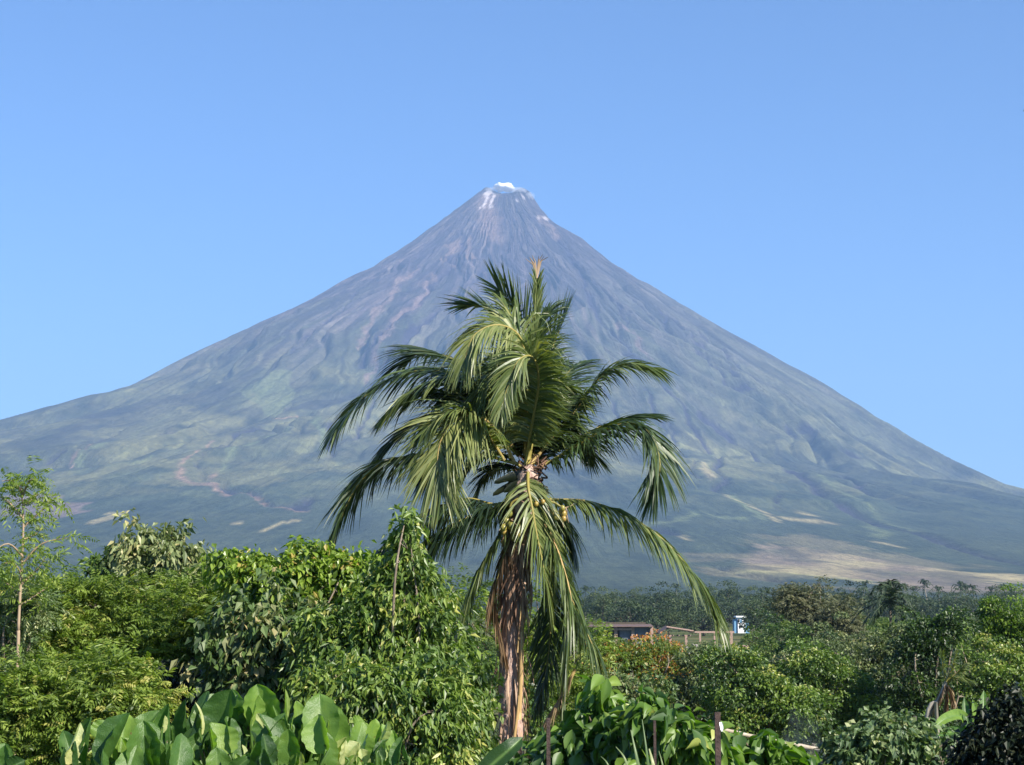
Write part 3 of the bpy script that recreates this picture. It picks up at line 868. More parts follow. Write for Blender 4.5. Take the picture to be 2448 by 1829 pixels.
# broad overlapping leaf bases left of the sheath, shade put into their colour
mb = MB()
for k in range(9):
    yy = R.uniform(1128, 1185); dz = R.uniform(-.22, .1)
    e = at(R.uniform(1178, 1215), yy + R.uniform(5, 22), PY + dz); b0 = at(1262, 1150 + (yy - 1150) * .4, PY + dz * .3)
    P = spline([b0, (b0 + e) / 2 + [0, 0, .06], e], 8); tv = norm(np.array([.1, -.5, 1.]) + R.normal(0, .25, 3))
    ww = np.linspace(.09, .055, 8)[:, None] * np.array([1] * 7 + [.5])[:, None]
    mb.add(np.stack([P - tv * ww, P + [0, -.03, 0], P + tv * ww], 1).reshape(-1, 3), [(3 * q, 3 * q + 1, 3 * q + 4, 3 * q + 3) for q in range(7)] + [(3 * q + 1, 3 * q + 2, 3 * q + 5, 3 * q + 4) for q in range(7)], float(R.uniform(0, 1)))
mb.build('leaf_base', M['shaded_dark_leaf'], palm)

# fronds, listed from the back of the crown to the front: (px, py, metres nearer(-)/farther(+)); tint bias mimics lit and shaded fronds
frond(palm, pp([(1262, 1110, .2), (1290, 960, .7), (1318, 840, 1.2), (1345, 770, 1.6)]), 1.0, 80, .10, .15, .12, nup=[0, .6, 1], tip=.5)
frond(palm, pp([(1268, 1110, .2), (1305, 980, .9), (1350, 900, 1.5), (1385, 870, 1.9)]), .85, 70, .25, .15, .14)
frond(palm, pp([(1264, 1105, .2), (1268, 940, .6), (1262, 800, .9), (1230, 735, 1.2), (1190, 690, 1.3)]), .8, 90, .08, .22, .38, nup=[.5, .5, .4], tip=.55)
frond(palm, pp([(1262, 1105, .2), (1262, 930, .9), (1235, 820, 1.4), (1165, 740, 1.9), (1110, 730, 2.1)]), .8, 80, .12, .3, .25, nup=[0, .3, 1], tip=.5)
frond(palm, pp([(1235, 1040, .3), (1165, 912, .8), (1085, 860, 1.3), (1010, 842, 1.6), (960, 870, 1.8)]), 1.0, 85, .28, .15, .06)
frond(palm, pp([(1265, 1105, .1), (1272, 950, .1), (1279, 800, .1), (1285, 665, .1)]), .42, 60, .0, .35, .55, nup=[0, -1, 0], tip=.35, ang0=16, rt=.75)
# broken orange tip of the central spear
mb = MB()
for k in range(9):
    a = R.uniform(-.5, .5)
    mb.tube([at(1283, 665, PY + .1), at(1284 + a * 22, 638 - k * 2, PY + .1), at(1284 + a * 60, 612 + abs(a) * 20 - k, PY + .1)], [.016, .012, .003], 4, .7)
mb.build('spear_tip', M['twig'], palm)
frond(palm, pp([(1215, 1065, .1), (1155, 960, .3), (1105, 908, .5), (1026, 885, .6), (937, 905, .6), (862, 955, .4), (805, 1025, .2)]), 1.05, 95, .34, .18, .22)
frond(palm, pp([(1225, 1070, .0), (1170, 955, -.1), (1110, 900, -.2), (1050, 905, -.3), (985, 935, -.3), (930, 985, -.4)]), .8, 75, .4, .25, .52, rt=.9)
frond(palm, pp([(1255, 1090, .1), (1258, 940, -.1), (1247, 815, -.4), (1194, 777, -.7), (1135, 800, -.9), (1108, 868, -1.0)]), .9, 85, .6, .5, .72, rt=.55, nup=[-.1, -.7, .7])
frond(palm, pp([(1240, 1110, -.1), (1140, 1085, -.1), (1050, 1085, -.2), (975, 1092, -.2), (906, 1109, -.1), (849, 1169, 0), (813, 1244, 0), (797, 1305, 0)]), 1.05, 95, .42, .25, .12)
frond(palm, pp([(1230, 1105, -.1), (1195, 1040, -.3), (1150, 998, -.5), (1100, 1000, -.8), (1064, 1030, -1.0), (1046, 1095, -1.1), (1056, 1175, -1.2)]), 1.05, 110, .4, .22, .75, rt=.7, nup=[-.2, -.8, .6])
frond(palm, pp([(1205, 1100, -.2), (1160, 1030, -.5), (1108, 985, -.7), (1060, 990, -.8), (1015, 1030, -1.0)]), .8, 80, .45, .3, .6, rt=.6)
frond(palm, pp([(1256, 1110, -.15), (1273, 1010, -.5), (1288, 920, -.8), (1282, 868, -1.0), (1262, 850, -1.15), (1235, 868, -1.3), (1212, 930, -1.4), (1200, 975, -1.45)]), .6, 120, .35, .25, .62, rt=.45, wid=.021, nup=[-.3, -1, .2])
frond(palm, pp([(1240, 1190, 0), (1185, 1206, .1), (1120, 1192, .2), (1060, 1208, .3), (1008, 1237, .4), (930, 1295, .4), (862, 1352, .4)]), 1.3, 95, .55, .08, .03, sides=(1, 1), ang0=80)
frond(palm, pp([(1235, 1200, -.1), (1150, 1225, 0), (1070, 1260, 0), (1010, 1300, .1), (960, 1345, .1)]), .95, 70, .7, .1, .10, rt=.6)
frond(palm, pp([(1270, 1130, 0), (1330, 1095, 0), (1400, 1052, -.1), (1460, 1022, -.2), (1520, 1012, -.3), (1562, 1050, -.5), (1578, 1115, -.7), (1562, 1185, -.8)]), .95, 100, .42, .18, .22)
frond(palm, pp([(1280, 1110, .3), (1380, 1050, .5), (1450, 1015, .7), (1520, 998, .8), (1560, 995, .9)]), .7, 60, .2, .5, .15)
frond(palm, pp([(1268, 1110, .1), (1320, 1050, .2), (1360, 1000, .3), (1402, 943, .3), (1440, 897, .3), (1495, 872, .3), (1560, 880, .3)]), .84, 95, .38, .3, .42, rt=.75)
frond(palm, pp([(1262, 1110, 0), (1285, 1010, .3), (1320, 980, .5), (1370, 1010, .6), (1395, 1070, .6)]), .7, 60, .5, .3, .15)
frond(palm, pp([(1270, 1190, 0), (1330, 1195, .1), (1400, 1198, .1), (1491, 1228, .1), (1580, 1286, 0), (1646, 1357, -.1), (1690, 1419, -.1), (1718, 1484, -.2)]), 1.0, 105, .48, .18, .52, rt=.55)
frond(palm, pp([(1270, 1200, .2), (1310, 1215, .3), (1350, 1250, .4), (1370, 1310, .4)]), .8, 50, .8, .1, .3)
frond(palm, pp([(1262, 1130, -.2), (1263, 1168, -.5), (1272, 1215, -.6), (1283, 1277, -.65), (1300, 1360, -.7), (1312, 1445, -.7)]), .85, 85, .55, .14, .62, rt=.5, sides=(1.2, .4))
frond(palm, pp([(1265, 1170, .0), (1290, 1235, -.1), (1315, 1275, -.2), (1341, 1340, -.25), (1365, 1432, -.3), (1362, 1499, -.3), (1354, 1587, -.3), (1350, 1700, -.3)]), .95, 100, .6, .2, .45, rt=.95)
frond(palm, pp([(1270, 1180, .3), (1320, 1270, .5), (1350, 1380, .5), (1385, 1480, .4), (1417, 1545, .3), (1433, 1625, .3)]), .85, 85, .7, .3, .35, rt=.6)
frond(palm, pp([(1262, 1180, .4), (1300, 1290, .6), (1318, 1420, .6), (1312, 1560, .5), (1290, 1680, .4)]), .8, 80, .6, .3, .22)
frond(palm, pp([(1245, 1190, -.1), (1205, 1260, -.2), (1170, 1320, -.2), (1132, 1395, -.2), (1097, 1499, -.2), (1066, 1605, -.1)]), .9, 90, .55, .25, .55, rt=.4)
frond(palm, pp([(1238, 1240, -.2), (1205, 1330, -.3), (1180, 1420, -.3), (1190, 1500, -.3), (1205, 1560, -.3)]), .7, 70, .7, .3, .42, mat='palm_dry', label='withered brown frond hanging along the trunk')
frond(palm, pp([(1375, 1600, -.3), (1345, 1660, -.3), (1318, 1705, -.3), (1290, 1755, -.3), (1266, 1820, -.3)]), .55, 60, .5, .1, .75, mat='palm_dry', rt=.8, label='dry straw coloured frond end hanging near the ground')
for q in [([(1250, 1120, .0), (1200, 1085, .1), (1150, 1090, .1), (1110, 1135, .1), (1090, 1190, .1)], .6, .3), ([(1250, 1130, .2), (1205, 1110, .4), (1165, 1130, .5), (1140, 1180, .5)], .6, .1), ([(1240, 1090, .2), (1160, 1010, .5), (1080, 990, .7), (1000, 1010, .8), (930, 1065, .8), (885, 1130, .8)], .95, .05), ([(1235, 1080, .2), (1150, 985, .6), (1080, 945, .9), (1000, 945, 1.0), (930, 990, 1.0)], .95, .1),
          ([(1262, 1100, .2), (1290, 1000, .7), (1330, 950, 1.1), (1385, 950, 1.3)], .8, .12),
          ([(1262, 1105, .3), (1240, 980, .9), (1215, 900, 1.5), (1190, 860, 2.0)], 1.0, .15), ([(1262, 1105, .3), (1290, 1000, 1.1), (1300, 900, 1.9), (1310, 850, 2.4)], 1.0, .12),
          ([(1262, 1105, .2), (1215, 1000, .5), (1150, 930, .8), (1090, 935, 1.0), (1040, 985, 1.1)], .95, .2), ([(1265, 1100, .1), (1255, 980, -.1), (1225, 900, -.3), (1180, 890, -.5), (1150, 940, -.6)], .9, .5),
          ([(1270, 1115, .2), (1320, 1060, .5), (1370, 1050, .8), (1410, 1085, 1.0)], .8, .15), ([(1262, 1105, .2), (1200, 1050, .6), (1120, 1040, .9), (1060, 1080, 1.2), (1020, 1140, 1.3)], .95, .05),
          ([(1262, 1100, 0), (1290, 990, 0), (1318, 930, 0), (1352, 925, 0)], .75, .35), ([(1262, 1100, .1), (1250, 900, .5), (1230, 780, .8), (1200, 720, 1.0)], .8, .4),
          ([(1262, 1105, .1), (1272, 900, .6), (1290, 790, .9), (1315, 740, 1.1)], .75, .3)]:
    frond(palm, pp(q[0]), q[1], 70, .3, .2, q[2])
# fruit and flower stalks
def nut(c, r):
    u = np.linspace(0, math.pi, 7); v = np.linspace(0, 2 * math.pi, 10, endpoint=False)
    U, Vv = np.meshgrid(u, v, indexing='ij')
    X = np.stack([np.sin(U) * np.cos(Vv), np.sin(U) * np.sin(Vv), np.cos(U) * 1.22], -1) * r + c
    i = np.arange(6)[:, None] * 10; j = np.arange(10)[None]
    return X.reshape(-1, 3), np.stack([i + j, i + 10 + j, i + 10 + (j + 1) % 10, i + (j + 1) % 10], -1).reshape(-1, 4)
for stalk, nuts in [
    ([(1258, 1190), (1225, 1200), (1215, 1240)], [(1218, 1228, .055), (1211, 1246, .06), (1204, 1262, .055), (1222, 1258, .06), (1215, 1256, .05), (1205, 1272, .05)]),
    ([(1262, 1200), (1250, 1225), (1240, 1262)], [(1240, 1266, .075), (1232, 1282, .085), (1243, 1288, .06), (1238, 1275, .06), (1227, 1270, .05)]),
    ([(1266, 1180), (1290, 1188), (1300, 1200)], [(1289, 1212, .045), (1298, 1200, .04), (1306, 1207, .045), (1282, 1205, .04)]),
    ([(1266, 1190), (1320, 1200), (1346, 1215)], [(1345, 1215, .045), (1348, 1228, .05), (1340, 1222, .04), (1348, 1240, .045), (1322, 1224, .05), (1330, 1236, .05)])]:
    m_ = MB(); m_.tube(spline([at(a, b, PY - .42) for a, b in stalk], 10), np.linspace(.03, .014, 10), 6, .4)
    b_ = m_.build('fruit_stalk', M['rachis'], palm)
    for a, b, r_ in nuts:
        n_ = MB(); n_.add(*nut(at(a, b, PY - .5 + R.uniform(-.08, .08)), r_), R.uniform(.2, .85)); n_.build('coconut', M['coconut'], b_)
    m_ = MB()
    for k in range(14):
        s0 = at(stalk[-1][0], stalk[-1][1], PY - .42)
        e0 = s0 + R.normal(size=3) * .1 + [0, 0, -.12]
        m_.tube([s0, (s0 + e0) / 2 + R.normal(size=3) * .02, e0], [.01, .008, .004], 4, .7)
    m_.build('flower_strands', M['twig'], b_)


def simple_palm(name, loc, h, fl, label, group=None, nf=18, nl=26, lean=(0, 0), mat='far_leaf', sw=.05, trunk='pale_bark', wid=.16, segs=2, cat='palm tree'):
    o = root(name, loc, label, cat, group)
    L = np.array(loc, float); top = L + [lean[0], lean[1], h]
    mb = MB(); mb.tube(spline([L, L + [lean[0] * .3, lean[1] * .3, h * .5], top], 10), np.linspace(wid, wid * .6, 10), 8, .5, .06)
    mb.build('trunk', M[trunk], o)
    out = MB()
    for k in range(nf):
        a = k * 2.4 + R.uniform(-.2, .2); e = math.radians(R.uniform(-40, 70) if k > 3 else 72)
        d = np.array([math.cos(a) * math.cos(e), math.sin(a) * math.cos(e), math.sin(e)])
        ll = fl * R.uniform(.8, 1.1)
        h_ = d * [1, 1, 0]
        Pc = spline([top, top + d * ll * .4, top + d * ll * .75 + h_ * ll * .05 - UP * ll * .12, top + d * ll * .9 + h_ * ll * .2 - UP * ll * .42], 14)
        T = norm(np.gradient(Pc, axis=0))
        out.tube(Pc, np.linspace(.05, .012, 14) * fl / 3, 4, .7)
        for sg in (-1., 1.):
            u = (np.arange(nl) + R.random(nl)) / nl * .9 + .1
            P = np.stack([np.interp(u * 13, np.arange(14), Pc[:, q]) for q in range(3)], 1)
            TT = norm(np.stack([np.interp(u * 13, np.arange(14), T[:, q]) for q in range(3)], 1))
            N = norm(UP - TT * (TT @ UP)[:, None])
            Lp = fl * .27 * np.interp(u, [0, .3, .7, 1], [.6, 1, .85, .4]) * R.uniform(.8, 1.1, nl)
            out.add(*leaflet_set(P, TT, N, Lp, np.radians(np.interp(u, [0, 1], [68, 25])), np.full(nl, sg),
                                 np.clip(R.normal(.4, .2, nl), 0, 1), sw, np.full(nl, .4), segs))
    out.build('crown', M[mat], o, False)
    return o


# ================================================================ near trees, left side
S_ = 1
def thin_feather():
    Y = 24.0
    b = at(40, 1700, Y); gz = float(ground_z(b[0], Y))
    o = root('leadtree', (b[0], Y, gz), 'tall thin feathery leadtree with bare pale stem rising at the left edge', 'tree')
    mb = MB()
    stem = spline([(b[0], Y, gz - .05), at(40, 1650, Y), at(44, 1500, Y), at(52, 1350, Y), at(56, 1240, Y), at(50, 1160, Y)], 30)
    mb.tube(stem, np.linspace(.03, .008, 30), 8, .9, .04)
    br = [((52, 1350), (100, 1300), (168, 1285)), ((54, 1330), (20, 1300), (-20, 1320)), ((56, 1260), (95, 1225), (118, 1195)), ((56, 1240), (20, 1200), (-15, 1180)),
          ((52, 1190), (70, 1150), (92, 1146)), ((50, 1175), (30, 1150), (5, 1150)), ((48, 1400), (90, 1360), (110, 1330)), ((46, 1420), (10, 1390), (-10, 1380)),
          ((45, 1450), (90, 1420), (120, 1400)), ((53, 1290), (80, 1280), (100, 1262)), ((54, 1210), (75, 1195), (90, 1180)), ((50, 1370), (30, 1345), (8, 1348))]
    cl = []
    for q in br:
        dz = R.uniform(-.5, .5)
        P = spline([at(q[0][0], q[0][1], Y), at(q[1][0], q[1][1], Y + dz * .6), at(q[2][0], q[2][1], Y + dz)], 9)
        mb.tube(P, np.linspace(.018, .005, 9), 5, .7)
        cl += [P[i] + R.normal(size=3) * .06 for i in (2, 3, 4, 5, 6, 7, 8, 8)]
    cl += [stem[-1] + R.normal(size=3) * .12 for _ in range(6)]
    mb.build('trunk', M['twig'], o)
    cl = np.array(cl); k = 3; n = len(cl) * k
    P = np.repeat(cl, k, 0) + R.normal(size=(n, 3)) * .07
    D = R.normal(size=(n, 3)) * [1, 1, .45] + [0, 0, .1]
    V, Fq, T = feathers(P, D, R.uniform(.16, .34, n), np.clip(R.normal(.62, .15, n), 0, 1), 7, .011, .4)
    mesh_obj('crown', V, Fq, M['feather'], o, T, False)
thin_feather()

FT = dict(style='feather', mat='feather')
tree('leadtree', 'feathery yellow-green leadtree filling the left edge below the thin bare-stemmed tree', 'tree', 27.5,
     [(50, 1500, 120, 95), (120, 1590, 130, 120), (20, 1650, 110, 120), (-60, 1480, 90, 60)], nclus=330, per=12, size=.27, trunk_r=.07, spread=.2, fill=.25, **FT)
tree('leadtree', 'feathery leadtree with pale creamy blossom tufts at the far left edge', 'tree', 25.2,
     [(15, 1440, 55, 40), (60, 1455, 45, 30), (0, 1530, 60, 50)], 'feather', 'pale_leaf', 80, 12, .20, .05, spread=.14, fill=.2, tbias=.15)
tree('leadtree', 'bushy leadtree in the middle of the left thicket, just below the grey-leaved breadfruit crown', 'tree', 28.0,
     [(260, 1465, 130, 75), (370, 1500, 120, 90), (300, 1590, 130, 110), (200, 1420, 60, 30), (180, 1500, 70, 80)], nclus=340, per=12, size=.27, trunk_r=.11, spread=.2, fill=.25, **FT)
tree('leadtree', 'leadtree with thin upright twigs between the breadfruit crown and the vine-covered tree', 'tree', 27.0,
     [(460, 1480, 90, 75), (500, 1580, 80, 90), (410, 1600, 90, 90), (540, 1500, 40, 60)], nclus=230, per=12, size=.26, trunk_r=.09, spread=.19, fill=.25, tbias=-.05, **FT)
tree('leadtree', 'low bright feathery leadtree directly behind the left heart-leaved plant', 'tree', 22.0,
     [(120, 1690, 130, 80), (230, 1660, 110, 80), (60, 1780, 130, 90), (250, 1760, 120, 80), (330, 1690, 70, 60)], nclus=360, per=12, size=.25, trunk_r=.08, spread=.18, fill=.25, tbias=.08, **FT)
tree('breadfruit_tree', 'grey-green broad-leaved tree crown standing up above the left thicket', 'tree', 31.0,
     [(330, 1295, 38, 42), (395, 1325, 75, 60), (435, 1375, 60, 70), (345, 1370, 70, 60), (400, 1440, 80, 70)], 'leaf', 'grey_leaf', 240, 26, .17, .08, spread=.24, fill=.25, droop=.8, wid=.25, tbias=.05)
tree('breadfruit_tree', 'small dark-leaved tree crown left of the grey-green breadfruit crown', 'tree', 31.8,
     [(262, 1335, 36, 32), (285, 1375, 45, 50), (240, 1360, 22, 18)], 'leaf', 'mango', 80, 26, .15, .05, spread=.18, fill=.3, droop=.6)
tree('shrub', 'narrow tangle of grey drooping leaves left of the vine-covered tree', 'shrub', 28.5,
     [(525, 1400, 38, 60), (545, 1450, 30, 70), (505, 1360, 18, 28)], 'leaf', 'grey_leaf', 70, 14, .2, .05, spread=.18, fill=.3, droop=.9, tbias=.12)
tree('shrub', 'hazy olive shrub glimpsed in the gap right of the grey tangle', 'shrub', 48.0,
     [(590, 1440, 60, 60), (560, 1500, 70, 60), (130, 1420, 120, 40)], 'leaf', 'grey_leaf', 90, 18, .16, .06, spread=.3, fill=.3)
tree('vine_covered_tree', 'bright green vine draped over a tree top, one arm reaching left', 'tree', 25.0,
     [(640, 1375, 80, 32), (730, 1365, 80, 30), (755, 1325, 26, 20), (835, 1370, 55, 30), (565, 1338, 45, 8), (525, 1334, 20, 4), (690, 1410, 100, 45), (605, 1400, 50, 30), (850, 1345, 26, 16), (690, 1450, 40, 50)],
     'leaf', 'vine', 560, 28, .12, .04, spread=.17, fill=.3, droop=.75, wid=.32, tbias=.08, trunk_px=690)
tree('shrub', 'brownish-grey mass of wilting leaves hanging beneath the bright green vine', 'shrub', 23.8,
     [(640, 1500, 110, 80), (580, 1580, 90, 90), (700, 1570, 90, 80), (640, 1640, 120, 60)], 'leaf', 'dull_leaf', 260, 24, .16, .05, spread=.2, fill=.3, droop=1.0, wid=.3, dep=.7)
tree('shrub', 'dark shrub with shade put into its leaf colour, just above the heart-leaved plants', 'shrub', 24.5,
     [(450, 1670, 90, 55), (380, 1640, 50, 40), (560, 1690, 80, 40)], 'leaf', 'shaded_dark_leaf', 90, 18, .14, .05, spread=.2, fill=.5)  # near-black leaf material stands in for shade here
tree('mango_tree', 'glossy dark green tree with a tall leafy spire left of the palm trunk', 'tree', 22.5,
     [(972, 1250, 12, 30), (980, 1320, 24, 45), (950, 1440, 75, 60), (860, 1470, 70, 55), (1000, 1430, 50, 60), (900, 1530, 120, 90), (1010, 1520, 80, 90), (800, 1530, 70, 80), (945, 1385, 40, 30)],
     'leaf', 'mango', 640, 30, .125, .05, spread=.17, fill=.3, droop=.7, wid=.22, tbias=.14, trunk_px=950)
tree('mango_tree', 'dark glossy tree with bright new leaves between heart-leaved plants and palm trunk', 'tree', 20.5,
     [(1000, 1660, 110, 90), (900, 1660, 110, 70), (1060, 1740, 60, 90), (980, 1780, 120, 70), (800, 1640, 90, 50)],
     'leaf', 'mango', 480, 30, .12, .04, spread=.17, fill=.3, droop=.7, wid=.22, tbias=.16)
tree('shrub', 'green shrub growing right against the left side of the palm trunk', 'shrub', 27.0,
     [(1120, 1590, 36, 50), (1130, 1660, 34, 50), (1105, 1690, 45, 60), (1140, 1745, 24, 50)], 'leaf', 'mango', 130, 28, .12, .04, spread=.17, fill=.3, droop=.9, tbias=.08)
tree('leadtree', 'feathery green leadtree seen between the palm trunk and its hanging fronds', 'tree', 42.0,
     [(1290, 1480, 60, 80), (1270, 1600, 70, 100), (1330, 1690, 90, 70), (1110, 1450, 60, 70), (1380, 1560, 50, 60)], nclus=230, per=12, size=.32, trunk_r=.1, spread=.3, fill=.25, **FT)
tree('dark_tree', 'deep green leafy tree behind the lower left thicket', 'tree', 36.0,
     [(120, 1560, 160, 120), (420, 1560, 170, 120), (700, 1500, 160, 120), (950, 1560, 160, 130), (250, 1720, 200, 120), (600, 1700, 200, 120), (900, 1720, 200, 110), (1150, 1720, 130, 110)],
     'leaf', 'mango', 620, 30, .18, .12, spread=.45, fill=.4, tbias=-.2, dep=.5)

# ================================================================ heart-leaved plants in the foreground
def heart(P, d, n, L, Wd, cup, tint, curl=.25, gu=23, gv=17):
    """ovate leaf: base P, axis d, face normal n"""
    d = d / np.linalg.norm(d); n = n - d * (n @ d); n /= np.linalg.norm(n); s = np.cross(d, n)
    u = np.linspace(0, 1, gu); v = np.linspace(-1, 1, gv)
    U, Vv = np.meshgrid(u, v, indexing='ij')
    wprof = np.interp(u, [0, .04, .15, .35, .55, .75, .9, .97, 1], [.15, .68, .95, 1.04, 1.02, .84, .52, .24, .04])[:, None]
    back = -.10 * (np.abs(Vv) ** 2) * np.clip(1 - U * 4, 0, 1)
    wave = (.07 * np.sin(U * 9 + Vv * 2 + tint * 30) + .035 * np.sin(U * 23 + tint * 90) * Vv) * np.abs(Vv)
    side = wprof * Vv * Wd * (1 - .18 * cup * abs(Vv)) * (1 + .035 * np.sin(U * 31 + tint * 50) * np.abs(Vv)) + .10 * Wd * math.sin(tint * 77) * U**1.5
    hgt = cup * Wd * (np.abs(Vv * wprof) ** 1.5) + wave * Wd - curl * L * U**2.2 - .04 * Wd * np.exp(-(Vv / .12) ** 2)
    X = P + d * ((U + back) * L)[..., None] + s * side[..., None] + n * hgt[..., None]
    vein = np.exp(-(Vv / .10) ** 2) * .55 + .22 * (np.abs(np.sin((U * 7 - np.abs(Vv) * 1.6) * math.pi)) < .14)
    i = np.arange(gu - 1)[:, None] * gv; j = np.arange(gv - 1)[None]
    Fq = np.stack([i + j, i + j + 1, i + gv + j + 1, i + gv + j], -1).reshape(-1, 4)
    return X.reshape(-1, 3), Fq, np.clip(vein, 0, 1).ravel()


def heart_plant(label, Y, leafs, stemx, thick=.02):
    """leafs: (px,py base-or-centre bottom, length px, width px, lean deg, face: yaw deg, tint)"""
    b = at(stemx, 1829, Y); gz = float(ground_z(b[0], Y))
    o = root('heart_leaf_plant', (b[0], Y, gz), label, 'plant')
    st = MB()
    ext = []
    for k in range(int(len(leafs) * 2.3)):
        q = leafs[int(R.integers(0, len(leafs)))]
        ext.append((q[0] + R.normal(0, 28), q[1] + R.uniform(-12, 45), q[2] * R.uniform(.5, .8), q[3] * R.uniform(.5, .9), R.normal(0, 28), R.uniform(-80, 80), float(np.clip(R.normal(.5, .3), 0, 1)), q[7] + R.uniform(-.3, .3)))
    ext = [e for e in ext if e[0] > 155 or stemx < 0]
    for (px, py, l, w_, lean, yaw, tint, dy) in leafs + ext:
        py = py - l * .22; l *= .76; w_ *= .72; tint = min(1, tint + .1)
        P = at(px, py, Y + dy)
        le = math.radians(lean); ya = math.radians(yaw)
        d = np.array([math.sin(le), R.uniform(-.25, .25), math.cos(le)])
        n = np.array([math.sin(ya), -math.cos(ya), R.uniform(-.2, .5)])
        L = px_r(l, Y + dy); Wd = px_r(w_, Y + dy) / 2
        V, Fq, vein = heart(P, d, n, L, Wd * 1.05, R.uniform(.35, 1.0), tint, R.uniform(-.1, .35))
        mesh_obj('leaf', V, Fq, M['heart_leaf'], o, np.full(len(V), tint), True, {'vein': vein})
        g = np.array([b[0] + R.normal(0, .06), Y + R.normal(0, .06), gz - .02])
        st.tube(spline([g, (g + P) / 2 + [R.normal(0, .05), R.normal(0, .05), .1], P - [0, 0, .04], P + d * .02], 9), np.linspace(.012, .005, 9), 6, .4)
    st.build('stem', M['broad_leaf'], o)
    return o


# (px, py of leaf base, length, width, lean from upright, yaw of face, tint, low where shade is put into the leaf colour, dy)
heart_plant('lowest group of upright heart-shaped leaves, a pale leaf leaning at its left end', 8.0, [
    (150, 1840, 115, 60, 35, 60, .9, 0), (205, 1850, 140, 90, 10, -60, .2, .1), (255, 1860, 165, 110, 25, -50, .25, -.1), (285, 1840, 140, 95, 5, 20, .75, .05),
    (310, 1870, 150, 110, -10, 30, .8, .2), (345, 1870, 145, 120, 0, 10, .45, -.2), (380, 1850, 130, 80, -18, 50, .4, 0), (330, 1800, 110, 90, 20, -30, .5, .3),
    (240, 1780, 60, 90, 30, -10, .6, .3), (385, 1760, 50, 30, 15, 70, .95, -.05), (400, 1850, 170, 80, 6, -40, .3, .1), (360, 1800, 90, 60, 25, 30, .6, .3),
    (180, 1860, 120, 70, -20, 20, .35, .2), (300, 1900, 120, 90, 10, 0, .5, -.3), (420, 1880, 130, 80, 10, 40, .4, -.2)], 300)
heart_plant('tallest clump of large round heart-shaped leaves at the bottom, topped by broad leaves tinted dark for shade', 8.4, [
    (440, 1860, 190, 90, 5, -50, .1, .2), (475, 1830, 175, 90, 0, -45, .12, .15), (500, 1790, 150, 150, 25, -35, .45, .15), (560, 1770, 120, 110, -5, 0, .6, .35), (530, 1815, 170, 150, 10, -30, .15, 0),
    (560, 1840, 130, 100, -12, 70, .25, -.15), (482, 1770, 90, 20, 3, 75, .95, -.05), (628, 1760, 125, 130, -6, 10, .62, .2), (600, 1750, 90, 60, 12, 60, .7, .1), (585, 1740, 65, 90, 50, 10, .7, .3),
    (640, 1800, 100, 80, 0, -20, .35, 0), (625, 1835, 140, 75, 12, -60, .35, -.2), (665, 1835, 135, 75, -12, 60, .3, -.2), (680, 1740, 95, 26, 4, 70, .8, .1), (655, 1790, 80, 70, 20, 20, .4, .1),
    (715, 1750, 75, 45, -8, 40, .7, .2), (735, 1790, 110, 60, 22, -50, .45, .15), (748, 1735, 45, 70, 40, 0, .85, .3), (720, 1870, 180, 120, 6, -30, .18, .1), (695, 1850, 110, 80, -4, -10, .5, -.3),
    (770, 1800, 145, 120, -5, 5, .55, 0), (800, 1820, 150, 110, -12, 25, .6, .2), (775, 1860, 110, 70, 10, 50, .5, -.1), (752, 1780, 100, 60, -5, -60, .4, .1), (770, 1740, 60, 40, 5, 0, .6, .2),
    (520, 1880, 90, 90, 0, 20, .5, -.4), (600, 1890, 90, 110, 0, 0, .6, -.4), (505, 1830, 90, 26, 5, 60, .95, -.2), (613, 1800, 55, 26, -8, 60, .95, -.1), (585, 1825, 45, 24, -5, 60, .95, -.3)], 620)
heart_plant('small clump of pale folded heart-shaped leaves at bottom, right of the tall clump', 8.8, [
    (850, 1800, 80, 70, 20, 20, .6, .2), (880, 1800, 85, 60, 15, 40, .75, .1), (905, 1790, 75, 40, 22, 60, .85, 0), (860, 1770, 45, 70, 40, 10, .7, .3), (930, 1810, 80, 45, -5, 50, .75, .1),
    (950, 1850, 90, 50, 8, -40, .35, 0), (905, 1860, 70, 50, -5, 0, .5, -.1), (820, 1835, 70, 100, 30, -10, .95, -.2), (870, 1850, 60, 60, -10, 20, .9, -.2), (840, 1860, 70, 60, 10, 0, .6, 0),
    (890, 1845, 80, 60, 10, -50, .3, .2), (940, 1790, 45, 35, 0, 0, .7, .3), (790, 1870, 60, 80, 0, 0, .8, -.4), (850, 1740, 30, 50, 60, 0, .75, .4)], 880)
heart_plant('single heart-shaped leaf tips poking in at the extreme bottom left corner', 8.0, [
    (0, 1850, 75, 70, 8, 10, .45, 0), (-30, 1850, 90, 70, 12, -10, .5, .1)], -10)

